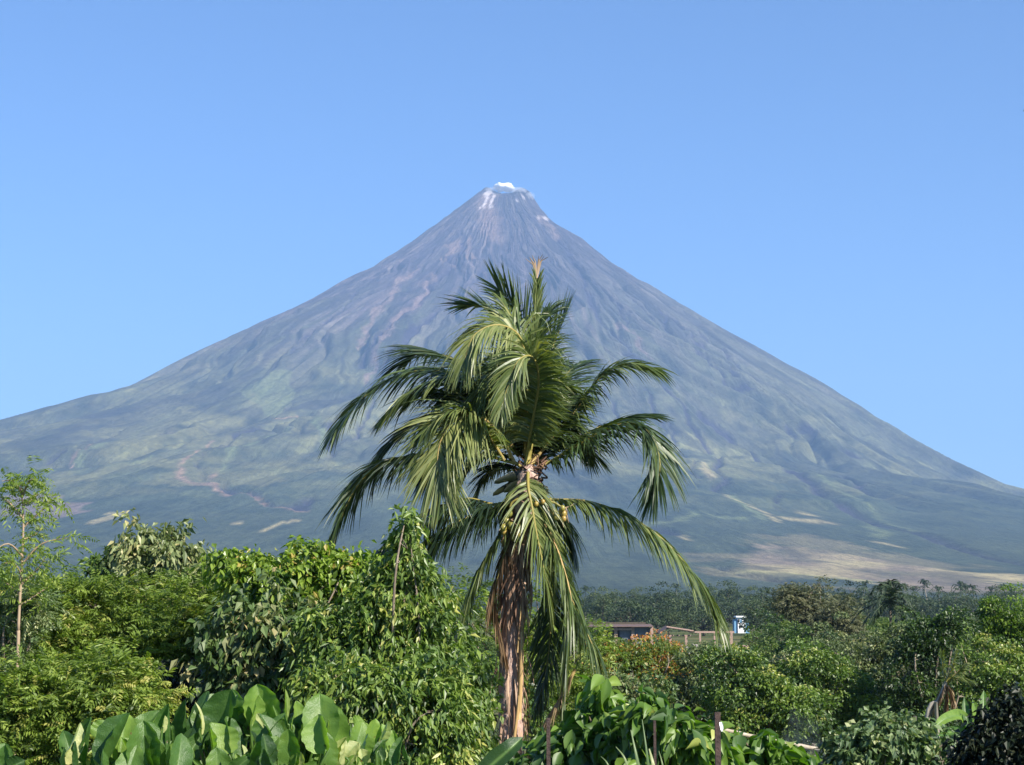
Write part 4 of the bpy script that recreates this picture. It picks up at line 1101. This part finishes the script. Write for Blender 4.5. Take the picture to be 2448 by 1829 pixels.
# banana-like blade and posts
def banana_blade(name, label, pts, W_, Y, mat='mango', tint=.2, parent=None, roll=0.0):
    P = spline([at(a, b, Y + c) for a, b, c in pts], 22)
    T = norm(np.gradient(P, axis=0)); S = norm(np.cross(T, np.array([0, -1, .5]))); N = np.cross(S, T)
    wp = np.interp(np.linspace(0, 1, 22), [0, .08, .4, .8, 1], [.1, .7, 1, .7, .03])[:, None] * W_
    rows = []
    for v in np.linspace(-1, 1, 9):
        rows.append(P + S * wp * v + N * (abs(v) ** 1.3) * wp * .45 + N * .02 * W_ * np.sin(np.arange(22) * 1.9 + v * 3)[:, None] * abs(v))
    X = np.stack(rows, 1)
    i = np.arange(21)[:, None] * 9; j = np.arange(8)[None]
    Fq = np.stack([i + j, i + j + 1, i + 10 + j, i + 9 + j], -1).reshape(-1, 4)
    v_ = np.tile(np.exp(-(np.linspace(-1, 1, 9) / .15) ** 2), 22)
    o = mesh_obj(name, X.reshape(-1, 3), Fq, M['heart_leaf'], parent, np.full(len(v_), tint), True, {'vein': v_})
    return o
b = at(1120, 1860, 9); gz = float(ground_z(b[0], 9))
o = root('banana_plant', (b[0], 9, gz), 'young banana plant with one long dark blade leaning across the foot of the palm trunk', 'plant')
banana_blade('leaf', '', [(1130, 1870, 0), (1180, 1825, 0), (1220, 1790, 0), (1250, 1762, .05)], .055, 9, tint=.08, parent=o)
banana_blade('leaf', '', [(1100, 1900, .1), (1150, 1860, .1), (1200, 1840, .1)], .06, 9, tint=.2, parent=o)
m_ = MB(); m_.tube(spline([(b[0], 9, gz - .03), (b[0], 9, gz + .3), at(1100, 1900, 9.1)], 8), np.linspace(.05, .02, 8), 10, .3); m_.tube(spline([(b[0], 9, gz + .2), at(1105, 1890, 9), at(1130, 1870, 9)], 6), .018, 8, .3); m_.build('stem', M['rachis'], o)

for px, ptop, wpx, Y, lab in [(1311, 1716, 9, 10.5, 'rusty steel fence post beside the hanging palm fronds, leftmost of the three posts'),
                              (1565, 1722, 6, 11.0, 'thin dark rusty fence post half hidden in the large-leaved shrub, middle of the three'),
                              (1715, 1702, 13, 10.0, 'thickest rusty fence post with a pale rag at its side, rightmost of the three')]:
    t = at(px, ptop, Y); g = float(ground_z(t[0], Y)); w2 = px_r(wpx, Y) / 2
    o = root('fence_post', (t[0], Y, g), lab, 'fence post', 'rusty fence posts in the foreground')
    m_ = MB(); m_.box((t[0] - w2, Y - w2, g - .2), (t[0] + w2, Y - w2 + .008, t[2])); m_.box((t[0] - w2, Y - w2 + .0085, g - .2), (t[0] - w2 + .008, Y + w2, t[2] - .004))
    m_.box((t[0] - w2 * .1, Y - w2 + .0085, g - .2), (t[0] + w2 * .15, Y + w2 * .7, t[2] - .01)) if wpx > 12 else None
    m_.build('post', M['rust'], o, False)
# pale rag tied to the post
V, Fq, vv = heart(at(1722, 1728, 9.93), np.array([.25, 0, -1.]), np.array([.3, -1, .2]), .05, .011, .5, .5, .1)
props(mesh_obj('rag', V, Fq, M['white_wall'], None, None, True), 'small pale rag hanging on the rightmost rusty post', 'rag')

# ================================================================ right side, near
tree('large_leaf_shrub', 'dark shrub with bright drooping oval leaves, left of the thickest rusty post', 'shrub', 13.0,
     [(1450, 1700, 58, 45), (1420, 1770, 70, 60), (1490, 1780, 60, 70), (1385, 1800, 50, 50)], 'leafhi', 'broad_leaf', 120, 11, .16, .03, spread=.12, fill=.45, droop=1.1, wid=.27, tbias=-.1)
tree('large_leaf_shrub', 'shrub of large curling oval leaves standing between the middle and the rightmost rusty posts', 'shrub', 12.4,
     [(1600, 1745, 60, 42), (1650, 1790, 60, 50), (1580, 1800, 50, 50), (1700, 1810, 40, 40), (1545, 1700, 25, 25)], 'leafhi', 'broad_leaf', 97, 11, .16, .03, spread=.11, fill=.45, droop=.9, wid=.3, tbias=.06)
tree('large_leaf_shrub', 'low large-leaved shrub along the bottom just right of the rightmost rusty post', 'shrub', 13.2,
     [(1770, 1800, 50, 38), (1830, 1825, 60, 36), (1740, 1835, 40, 40), (1880, 1835, 50, 30)], 'leafhi', 'broad_leaf', 92, 11, .16, .03, spread=.11, fill=.45, droop=.8, wid=.3)
tree('large_leaf_shrub', 'undergrowth with shade put into its dark leaf tint, below the hanging palm fronds', 'shrub', 14.0,
     [(1330, 1800, 50, 50), (1280, 1840, 60, 50), (1400, 1820, 90, 60)], 'leafhi', 'broad_leaf', 69, 11, .14, .03, spread=.15, fill=.5, droop=.8, tbias=-.35)  # tint bias lowered so the leaf colour carries the shade
def blades():
    Y = 9.5; b = at(1560, 1829, Y); gz = float(ground_z(b[0], Y))
    o = root('grass_clump', (b[0], Y, gz), 'clump of long pale arching stalks at the bottom edge left of the thickest post', 'plant')
    for (x0, y0, x1, y1, x2, y2, w_, tt) in [(1505, 1850, 1492, 1810, 1472, 1785, .008, .8), (1530, 1850, 1520, 1800, 1508, 1745, .010, .6), (1552, 1850, 1545, 1790, 1535, 1720, .008, .5),
                                         (1566, 1850, 1560, 1820, 1552, 1790, .012, .95), (1588, 1850, 1582, 1820, 1575, 1795, .006, .7), (1462, 1850, 1450, 1822, 1436, 1808, .006, .7)]:
        m_ = MB(); P = spline([at(x0, y0, Y), at(x1, y1, Y), at(x2, y2, Y + .05)], 10)
        tv = norm(np.array([.9, .3, .1])); ww = (w_ * np.linspace(1.1, .3, 10))[:, None]
        m_.add(np.stack([P - tv * ww, P - [0, .004, 0], P + tv * ww], 1).reshape(-1, 3), [(3 * q, 3 * q + 1, 3 * q + 4, 3 * q + 3) for q in range(9)] + [(3 * q + 1, 3 * q + 2, 3 * q + 5, 3 * q + 4) for q in range(9)], tt)
        m_.build('stalk', M['pale_leaf'], o)
blades()
tree('orange_flush_tree', 'round tree with orange and yellow-green leaf tips, right of the hanging palm fronds', 'tree', 68.0,
     [(1450, 1572, 62, 34), (1530, 1562, 56, 32), (1590, 1600, 70, 50), (1500, 1610, 80, 55), (1640, 1680, 70, 50), (1560, 1680, 90, 60), (1450, 1650, 60, 60)],
     'tuft', 'orange_leaf', 330, 80, .13, .12, spread=.42, fill=.25, droop=.5, wid=.3, tbias=.14)
tree('shrub', 'grey-brown dry shrub at the foot of the orange-tipped tree', 'shrub', 50.0,
     [(1510, 1640, 50, 45), (1560, 1670, 50, 35), (1470, 1680, 50, 50)], 'leaf', 'dull_leaf', 130, 30, .15, .06, spread=.3, fill=.3)
for (lab, Y, spec, mt, tb_, nc) in [
    ('rounded leadtree just right of the orange-tipped tree', 62, [(1690, 1620, 60, 50), (1720, 1690, 80, 60), (1650, 1740, 70, 50)], 'grey_leaf', -.05, 170),
    ('mid green tree above the bamboo rail, widest crown of the right thicket', 58, [(1790, 1660, 90, 65), (1860, 1700, 90, 60), (1790, 1730, 90, 50), (1740, 1590, 50, 40)], 'mango', .18, 260),
    ('tree with layered green tufts right of the bamboo rail', 66, [(1930, 1590, 80, 50), (1990, 1660, 90, 60), (2050, 1720, 80, 60), (1930, 1720, 80, 50)], 'mango', .22, 270),
    ('dull green spreading tree below the small hazy palm in the right middle distance', 82, [(2060, 1560, 80, 40), (2120, 1610, 90, 45), (2020, 1620, 80, 45), (2150, 1540, 50, 30)], 'grey_leaf', -.05, 230),
    ('dark blue-green tree with a wind-swept top above the leaning dead palm', 64, [(2240, 1520, 50, 34), (2290, 1490, 35, 20), (2210, 1570, 50, 45), (2180, 1640, 60, 60), (2200, 1710, 60, 50)], 'mango', -.28, 220),
    ('bright green tree behind the banana plant near the right edge', 72, [(2360, 1590, 80, 50), (2420, 1640, 70, 60), (2330, 1660, 70, 50), (2300, 1560, 50, 40)], 'mango', .28, 250),
    ('tall light green tree at the right edge reaching highest of the near trees there', 74, [(2420, 1470, 50, 40), (2390, 1520, 45, 45), (2460, 1550, 60, 60), (2380, 1450, 18, 16)], 'vine', -.05, 170)]:
    tree('leafy_tree', lab, 'tree', Y, spec, 'tuft', mt, int(nc * 1.05), 75, .15, .12, spread=.40, fill=.28, droop=.45, wid=.3, tbias=tb_)
tree('shrub', 'wide bush of whitish-green rounded leaves along the bottom right', 'shrub', 24.0,
     [(2060, 1800, 70, 45), (2150, 1790, 80, 50), (2240, 1790, 70, 45), (2000, 1830, 70, 40), (2110, 1750, 50, 30), (2200, 1840, 90, 40)], 'leaf', 'pale_leaf', 330, 22, .115, .04, spread=.17, fill=.35, droop=.6, wid=.38)
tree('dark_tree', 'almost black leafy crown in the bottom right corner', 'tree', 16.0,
     [(2420, 1730, 60, 55), (2380, 1800, 65, 60), (2450, 1810, 80, 80), (2350, 1850, 60, 50)], 'leaf', 'shaded_dark_leaf', 360, 30, .075, .06, spread=.14, fill=.45, droop=.6, wid=.33)  # dark-leaved, with shade also put into the near-black colour
# banana plant with torn leaves, right
b = at(2330, 1760, 34); gz = float(ground_z(b[0], 34))
o = root('banana_plant', (b[0], 34, gz), 'banana plant with arching pale leaves left of the black corner tree', 'plant')
for pts, w_, tt in [([(2335, 1770, 0), (2338, 1720, 0), (2325, 1672, 0)], .13, .75), ([(2335, 1770, 0), (2300, 1715, 0), (2262, 1718, -.3), (2228, 1745, -.5)], .12, .8), ([(2335, 1770, 0), (2312, 1720, 0), (2305, 1665, .2)], .09, .35),
                    ([(2335, 1770, 0), (2360, 1720, 0), (2390, 1700, .2)], .13, .5), ([(2335, 1775, 0), (2290, 1750, 0), (2240, 1760, -.4)], .12, .4), ([(2335, 1770, 0), (2350, 1700, 0), (2352, 1650, .2)], .1, .55)]:
    banana_blade('leaf', '', pts, w_, 34, tint=tt, parent=o)
m_ = MB(); m_.tube(spline([(b[0], 34, gz - .05), (b[0], 34, gz + 2), at(2335, 1772, 34)], 12), np.linspace(.13, .06, 12), 10, .3); m_.build('stem', M['rachis'], o)
# leaning dead palm
Yd = 56.0
A_ = [at(2185, 1790, Yd), at(2215, 1725, Yd), at(2245, 1675, Yd), at(2262, 1630, Yd)]
gz = float(ground_z(A_[0][0], Yd)); A_[0][2] = gz
o = root('dead_palm', (A_[0][0], Yd, gz), 'thin leaning dead palm with a tuft of brown hanging fronds', 'palm tree')
m_ = MB(); m_.tube(spline(A_, 16), np.linspace(.10, .06, 16), 8, .5, .05); m_.build('trunk', M['pale_bark'], o)
for (x2, y2, x3, y3, mt, tt) in [(2272, 1650, 2278, 1700, 'palm_dry', .6), (2255, 1645, 2240, 1690, 'palm_dry', .4), (2265, 1650, 2262, 1705, 'palm_dry', .5), (2275, 1600, 2285, 1560, 'palm_leaf', .7), (2255, 1600, 2250, 1562, 'palm_leaf', .6), (2290, 1620, 2320, 1625, 'palm_leaf', .5), (2285, 1610, 2305, 1590, 'palm_leaf', .65), (2250, 1655, 2228, 1700, 'palm_dry', .7)]:
    frond(o, [A_[-1], at(x2, y2, Yd), at(x3, y3, Yd)], .45, 22, .7, .2, tt, mt, rk=.03, wid=.03, segs=2, rc=4)
for px, t_, b_, Y, lab in [(2190, 1712, 1800, 48, 'short grey pole standing left of the leaning dead palm stem'), (2240, 1678, 1800, 46, 'tall thin grey pole crossing in front of the leaning dead palm')]:
    T0 = at(px - 3, t_, Y); B0 = at(px + 8, b_, Y); B0[2] = ground_z(B0[0], Y)
    m_ = MB(); m_.tube(spline([B0, (T0 + B0) / 2 + [.05, 0, 0], T0], 8), [.05] * 4 + [.045] * 4, 8)
    props(m_.build('pole', M['pale_bark']), lab, 'pole')
o = root('bamboo_rail', at(1760, 1753, 38), 'long bamboo rail on two stakes, sloping down to the right behind the large-leaved shrub', 'fence')
m_ = MB(); P = spline([at(1660, 1728, 38), at(1760, 1752, 38), at(1850, 1772, 38), at(1960, 1792, 38)], 24)
m_.tube(P, .045 * (1 + .2 * (np.arange(24) % 4 == 0)), 8); m_.build('rail', M['bamboo'], o)
for px, py in ((1700, 1738), (1945, 1789)):
    t = at(px, py, 38.08); m_ = MB(); m_.tube([(t[0], t[1], ground_z(t[0], 38)), (t[0], t[1], t[2] + .1)], .04, 8); m_.build('stake', M['bamboo'], o)

# ================================================================ buildings
YB = 330.0
def bl(px, py): return at(px, py, YB)
x0 = bl(1398, 1500)[0]; x1 = bl(1548, 1500)[0]; zt = bl(0, 1497)[2]
o = root('open_shed', ((x0 + x1) / 2, YB, 0), 'long open shed with thin tin roof on pale posts, right of the palm trunk', 'shed')
for px in (1402, 1414, 1461, 1500, 1543):
    x = bl(px, 0)[0]; m_ = MB(); m_.box((x - .28, YB - .25, 0), (x + .28, YB + .25, zt - .02)); m_.build('post', M['wood'], o, False)
m_ = MB(); m_.add([(x0 - 1, YB - 1.5, zt), (x1 + 1, YB - 1.5, zt), (x1 + 1, YB + 5, zt + .35), (x0 - 1, YB + 5, zt + .35), (x0 - 1, YB - 1.5, zt - .12), (x1 + 1, YB - 1.5, zt - .12), (x1 + 1, YB + 5, zt + .25), (x0 - 1, YB + 5, zt + .25)],
                  [(0, 1, 2, 3), (7, 6, 5, 4), (0, 4, 5, 1), (1, 5, 6, 2), (2, 6, 7, 3), (3, 7, 4, 0)]); m_.build('roof', M['tin'], o, False)
m_ = MB(); m_.box((x0, YB - .6, zt - .75), (bl(1500, 0)[0], YB - .3, zt - .4)); m_.build('beam', M['wood'], o, False)
m_ = MB(); m_.box((x0, YB + 4.5, 0), (x1, YB + 4.8, zt + .7)); m_.build('back_wall', M['dark_bark'], o, False)
m_ = MB(); m_.box((bl(1470, 0)[0], YB + .4, 0), (x1 + .6, YB + .6, zt - .25)); m_.build('side_wall', M['slate'], o, False)
m_ = MB(); m_.add(*nut(np.array([bl(1431, 0)[0], YB - 1.8, .75]), .62)); m_.add(*nut(np.array([bl(1431, 0)[0], YB - 1.8, 1.7]), .3)); 
m_.build('sack_pile', M['concrete'], o)
xa, xb = bl(1560, 0)[0], bl(1636, 0)[0]; zt = bl(0, 1503)[2]
o = root('open_shed', ((xa + xb) / 2, YB + 2, 0), 'small open shed with a reddish low-pitched roof and exposed rafters, right of the long shed', 'shed')
m_ = MB(); m_.add([(xa, YB, zt - .9), (xa + 1.6, YB, zt + .25), (xb, YB, zt - .55), (xb, YB + 5, zt - .2), (xa + 1.6, YB + 5, zt + .5), (xa, YB + 5, zt - .5)], [(0, 1, 4, 5), (1, 2, 3, 4)]); rf = m_.build('roof', M['tin'], o, False)
md = rf.modifiers.new('s', 'SOLIDIFY'); md.thickness = .12
for k in range(6):
    x = xa + .5 + k * (xb - xa - .9) / 5; m_ = MB(); m_.box((x - .07, YB - .3, zt - 1.35 + .1 * k * 0), (x + .07, YB + 4, zt - 1.15)); m_.build('rafter', M['wood'], o, False)
m_ = MB(); m_.tube([(xa + 1.4, YB - .12, zt + .32), (xb + .2, YB - .12, zt - .45)], .16, 6); m_.build('fascia', M['wood'], o, False)
for px in (1574, 1586, 1622):
    x = bl(px, 0)[0]; m_ = MB(); m_.box((x - .22, YB + .3, 0), (x + .22, YB + .7, zt - 1.16)); m_.build('post', M['wood'], o, False)
# unfinished concrete platform with a standing post
xa, xb = bl(1600, 0)[0], bl(1760, 0)[0]; z_ = .75
o = root('concrete_platform', ((xa + xb) / 2, 300, 0), 'low unfinished concrete platform with rubble, in front of the small reddish shed', 'platform')
m_ = MB(); m_.box((at(1598, 0, 300)[0], 298, -.1), (at(1722, 0, 300)[0], 302, at(0, 1556, 300)[2] + .6)); m_.build('slab', M['concrete'], o, False)
m_ = MB(); m_.box((at(1723, 0, 300)[0], 298.5, -.1), (at(1760, 0, 300)[0], 301, at(0, 1547, 300)[2] + .3)); m_.build('step', M['wood'], o, False)
m_ = MB(); m_.box((at(1720, 0, 300)[0], 299, at(0, 1556, 300)[2] + .6), (at(1726, 0, 300)[0], 299.4, at(0, 1512, 300)[2])); m_.build('post', M['wood'], o, False)
zq = at(0, 1513, 300)[2]
m_ = MB(); m_.box((at(1640, 0, 300)[0], 299.05, zq), (at(1730, 0, 300)[0], 299.35, zq + .3)); m_.build('beam', M['wood'], o, False)
for qx in (1650, 1683, 1704):
    m_ = MB(); m_.box((at(qx, 0, 300)[0], 299.0, at(0, 1556, 300)[2] + .6), (at(qx + 4, 0, 300)[0], 299.4, zq - .003)); m_.build('post', M['wood'], o, False)
m_ = MB()
for k in range(46):
    x = at(R.uniform(1606, 1718), 0, 300)[0]; s = R.uniform(.12, .4); V, Fq = nut(np.array([x, 299 + R.uniform(0, 2), at(0, 1556, 300)[2] + .6 + s * .3]), s); m_.add(V, Fq)
ru = m_.build('rubble', M['concrete'], o, False); ru['kind'] = 'stuff'
# white house
YW = 460.0
g = lambda px, py: at(px, py, YW)
o = root('white_house', (g(1748, 0)[0], YW, 0), 'small white house with a blue side, half sunk in the far trees', 'house')
xa, xb, zt = g(1740, 0)[0], g(1757, 0)[0], g(0, 1476)[2]
m_ = MB(); m_.box((xa, YW, 0), (xb, YW + 4, zt)); m_.build('wall', M['white_wall'], o, False)
m_ = MB(); m_.box((xa - .5, YW - .5, zt + .003), (xb + .4, YW + 4.4, zt + .35)); m_.build('roof', M['white_wall'], o, False)
m_ = MB(); m_.box((xa - .9, YW + .4, 0), (xa - .003, YW + 3.6, zt - .5)); m_.box((xb + .003, YW + .4, 0), (xb + 1.1, YW + 3.6, zt - .6)); m_.build('side_wing', M['blue_wall'], o, False)
m_ = MB(); m_.box((g(1745, 0)[0], YW - .06, g(0, 1489)[2]), (g(1749, 0)[0], YW - .01, g(0, 1482)[2])); m_.build('window', M['blue_wall'], o, False)

# ================================================================ middle and far trees
cp_o = lambda o, par=None: None
def copy_thing(o, loc, rz, s, label=None):
    c = o.copy(); C.objects.link(c); c.location = loc; c.rotation_euler = (0, 0, rz); c.scale = (s, s, s * 1.0)
    if label: c['label'] = label
    for ch in o.children:
        d = ch.copy(); C.objects.link(d); d.parent = c
    return c
def proto_tree(name, label, cat, group, h, wdt, mat, nc, per, size, squash=1.0, style='tuft', bark='dark_bark', tb_=0.0, nl=6):
    lob = [(np.array([0, 0, h - wdt * .45]), (wdt * .4, wdt * .4, wdt * .38 * squash))]
    for k in range(nl):
        a = k * 2 * math.pi / nl + R.uniform(-.4, .4)
        lob.append((np.array([math.cos(a) * wdt * .33, math.sin(a) * wdt * .33, h - wdt * R.uniform(.45, .85) * squash]), (wdt * .27, wdt * .27, wdt * .22 * squash)))
    lob.append((np.array([0, 0, h * .4]), (wdt * .4, wdt * .4, h * .35)))
    o = root(name, (0, 0, 0), label, cat, group)
    mb = MB(); limbs(mb, (0, 0, -.1), lob[:-1], wdt * .035, 2); mb.build('trunk', M[bark], o)
    V, Fq, T = foliage(style, lob, nc, per, size, spread=size * 2.6, fill=.2, droop=.4, wid=.4, tbias=tb_)
    mesh_obj('crown', V, Fq, M[mat], o, T, False)
    return o
GM = 'leafy trees of the middle distance'
GF = 'hazy trees of the far tree line'
GP = 'small palms of the far tree line'
protos_mid = [proto_tree('leafy_tree', 'rounded green tree among the middle-distance woods on the right', 'tree', GM, 7.0, 6.5, 'mid_leaf', 190, 75, .18),
              proto_tree('leafy_tree', 'spreading green tree with layered tufts among the middle-distance woods', 'tree', GM, 6.4, 7.5, 'mid_leaf', 200, 75, .18, .7, tb_=.08),
              proto_tree('leafy_tree', 'olive-tinted bushy tree among the middle-distance woods', 'tree', GM, 6.8, 5.5, 'grey_leaf', 160, 75, .18, 1.1, tb_=-.08)]
protos_far = [proto_tree('distant_tree', 'hazy dark round tree in the far tree line', 'tree', GF, 9.5, 8, 'far_leaf', 70, 40, .42),
              proto_tree('distant_tree', 'hazy narrow pointed tree in the far tree line', 'tree', GF, 10.5, 5.0, 'far_leaf', 60, 40, .38, 1.5, tb_=.1),
              proto_tree('distant_tree', 'hazy broad low tree in the far tree line', 'tree', GF, 8.0, 10, 'far_leaf', 80, 40, .42, .7)]
proto_p = [simple_palm('distant_palm', (0, 0, 0), 9.5, 3.0, 'small hazy coconut palm on a thin pale stem in the far tree line', GP, 16, 9, sw=.13),
           simple_palm('distant_palm', (0, 0, 0), 10.5, 3.0, 'small hazy coconut palm leaning a little in the far tree line', GP, 16, 9, (1.2, 0), sw=.13)]
used = set()
def place(kind, protos, i, px, Y, s=1.0, hide=False):
    p = protos[i % len(protos)]; x = at(px, 1440, Y)[0]; z = float(ground_z(x, Y)) if Y < 200 else 0.0
    if (kind, i % len(protos)) not in used:
        used.add((kind, i % len(protos))); p.location = (x, Y, z); p.rotation_euler = (0, 0, R.uniform(0, 6.28)); p.scale = (s, s, s); return p
    return copy_thing(p, (x, Y, z), R.uniform(0, 6.28), s)
# middle woods: rows that get nearer
for Y, n, xs, hs in [(240, 9, (1850, 2520), 1.02), (200, 9, (1860, 2520), 1.0), (165, 8, (1850, 2500), 1.0), (135, 8, (1830, 2500), .96), (112, 7, (1810, 2500), .9), (95, 6, (1740, 2500), .84)]:
    for k in range(n):
        px = xs[0] + (xs[1] - xs[0]) * (k + R.uniform(.2, .8)) / n
        place('mid', protos_mid, int(R.integers(0, 3)), px, Y * R.uniform(.9, 1.1), hs * R.uniform(.8, 1.22))
for px, Y, s in [(1640, 200, .55), (1700, 220, .6), (1680, 180, .6), (1832, 240, .85), (1670, 150, .62), (1380, 160, .8), (1340, 240, .95), (1300, 200, .9), (1410, 200, .62),
                 (1620, 130, .66), (1690, 120, .66), (1590, 105, .6), (1260, 150, .9), (1210, 220, .95), (1150, 180, .9), (1060, 200, .9), (930, 220, .9), (560, 200, .95), (600, 240, 1.0), (180, 230, .9), (480, 250, .95)]:
    place('mid', protos_mid, int(R.integers(0, 3)), px, Y, s)
# far line
for k in range(90):
    px = 1385 + k * 12.1 + R.uniform(-9, 9); Y = R.uniform(560, 860)
    t = place('far', protos_far, int(R.integers(0, 3)), px, Y, R.uniform(1.15, 1.6))
for px, Y, s in [(1505, 420, 1.3), (1440, 480, 1.1), (1570, 450, 1.1), (1745, 640, 1.6), (1830, 440, 1.2), (1600, 430, .85), (1800, 380, .85), (1850, 420, 1.0), (1900, 400, .95), (2020, 420, 1.0), (1680, 420, 1.0), (1650, 480, 1.05)]:
    place('far', protos_far, int(R.integers(0, 3)), px, Y, s)
for k, (px, Y, s) in enumerate([(1520, 350, .72), (1605, 370, .8), (1400, 420, 1.1), (1620, 430, 1.1), (1745, 520, 1.1), (2060, 400, 1.15), (2185, 380, 1.08), (2220, 420, 1.2), (2245, 360, 1.05), (2290, 370, 1.1), (2310, 420, 1.15),
                                (2335, 360, 1.0), (2370, 430, 1.1), (1880, 430, 1.0), (2420, 420, 1.1), (1700, 470, 1.0)]):
    place('palm', proto_p, k, px, 780 + (Y - 400) * 1.2, s * 1.25)
simple_palm('coconut_palm', tuple(at(2128, 1440, 142)[:2]) + (0,), 8.1, 2.8, 'dark coconut palm standing above the right woods in the middle distance', None, 26, 20, (0, 0), 'far_leaf', .055, 'bark', cat='palm tree')
# casuarina-like brown trees
for lab, Y, spec in [('brownish-olive wispy tree with a tall thin spire, left of the middle-distance coconut palm', 160, [(1962, 1392, 8, 22), (1955, 1440, 30, 34), (1905, 1450, 42, 40), (1940, 1500, 80, 60), (1895, 1425, 26, 20)]),
                     ('brownish-olive wispy round tree between the spired tree and the middle-distance coconut palm', 156, [(2010, 1465, 32, 30), (2010, 1515, 40, 50), (1980, 1530, 50, 50)])]:
    tree('wispy_tree', lab, 'tree', Y, spec, 'feather', 'casuarina', 240, 10, .8, .16, spread=.5, fill=.4)
# smoke from a small fire
lob = [(at(1925, 1830, 30), (.34, .3, .3)), (at(1908, 1795, 30.2), (.34, .3, .4)), (at(1925, 1760, 30.3), (.24, .25, .4)), (at(1955, 1805, 30.1), (.4, .3, .3)), (at(1905, 1735, 30.3), (.16, .2, .3))]
props(blob_mesh(lob, 18, .35).build('smoke', vol_mat('smoke', (.72, .85, 1), .13, 0)), 'thin bluish wisp of smoke rising below the right end of the bamboo rail', 'smoke', kind='stuff')
# a neighbouring palm outside the frame reaches in with one frond tip
o = root('coconut_palm', (at(2800, 1440, 20)[0], 20, float(ground_z(6, 20))), 'coconut palm out of frame, only a dark frond tip showing at the right sky edge', 'palm tree')
bx = np.array(o.location); tpz = at(2800, 200, 20)
m_ = MB(); m_.tube(spline([bx, (bx + tpz) / 2 + [.15, 0, 0], tpz], 20), np.linspace(.2, .12, 20), 12, .5, .04); m_.build('trunk', M['palm_trunk'], o)
frond(o, [tpz, at(2700, 130, 20), at(2600, 130, 20), at(2490, 215, 20), at(2452, 255, 20)], .28, 50, .6, .2, .1, tip=.12, segs=3)
for a in range(8):
    an = -1.2 + a * .36; dd = np.array([math.cos(an), math.sin(an), 0])
    frond(o, [tpz, tpz + dd * .9 + [0, 0, .5], tpz + dd * 1.7 + [0, 0, .3], tpz + dd * 2.3 + [0, 0, -.7]], .6, 45, .5, .2, .3, segs=2, rc=4)
#@@END@@

# ---------------------------------------------------------------- light
SUN_EL, SUN_AZ = math.radians(37), math.radians(46)   # azimuth: to the right of straight-behind the camera
sd = np.array([math.sin(SUN_AZ) * math.cos(SUN_EL), -math.cos(SUN_AZ) * math.cos(SUN_EL), math.sin(SUN_EL)])
ld = bpy.data.lights.new('sun', 'SUN'); ld.energy = 5.0; ld.angle = math.radians(.53); ld.color = (1, .93, .82)
lo = bpy.data.objects.new('sun', ld); C.objects.link(lo)
from mathutils import Vector
lo.rotation_euler = Vector(sd).to_track_quat('Z', 'Y').to_euler()
lo.location = (30, -30, 40)
w = bpy.data.worlds.new('World'); bpy.context.scene.world = w; w.use_nodes = True
nt = w.node_tree
bg = nt.nodes['Background']
sky = nt.nodes.new('ShaderNodeTexSky'); sky.sky_type = 'NISHITA'; sky.sun_disc = False
sky.sun_elevation = SUN_EL
sky.sun_rotation = math.atan2(sd[0], sd[1])
sky.altitude = 10; sky.air_density = 1.0; sky.dust_density = 0.0; sky.ozone_density = 5.5
tn = nt.nodes.new('ShaderNodeMix'); tn.data_type = 'RGBA'; tn.blend_type = 'MULTIPLY'; tn.inputs['Factor'].default_value = 1
tn.inputs[7].default_value = (.78, .99, 1.22, 1)
nt.links.new(sky.outputs[0], tn.inputs[6]); nt.links.new(tn.outputs[2], bg.inputs[0]); bg.inputs[1].default_value = 0.068
sc = bpy.context.scene
sc.view_settings.view_transform = 'Standard'; sc.view_settings.look = 'None'
sc.view_settings.exposure = 1.0; sc.view_settings.gamma = 1
sc.cycles.max_bounces = 6; sc.cycles.transparent_max_bounces = 8
sc.cycles.volume_bounces = 1
sc.cycles.diffuse_bounces = 3; sc.cycles.glossy_bounces = 2; sc.cycles.transmission_bounces = 3
sc.cycles.sample_clamp_indirect = 4
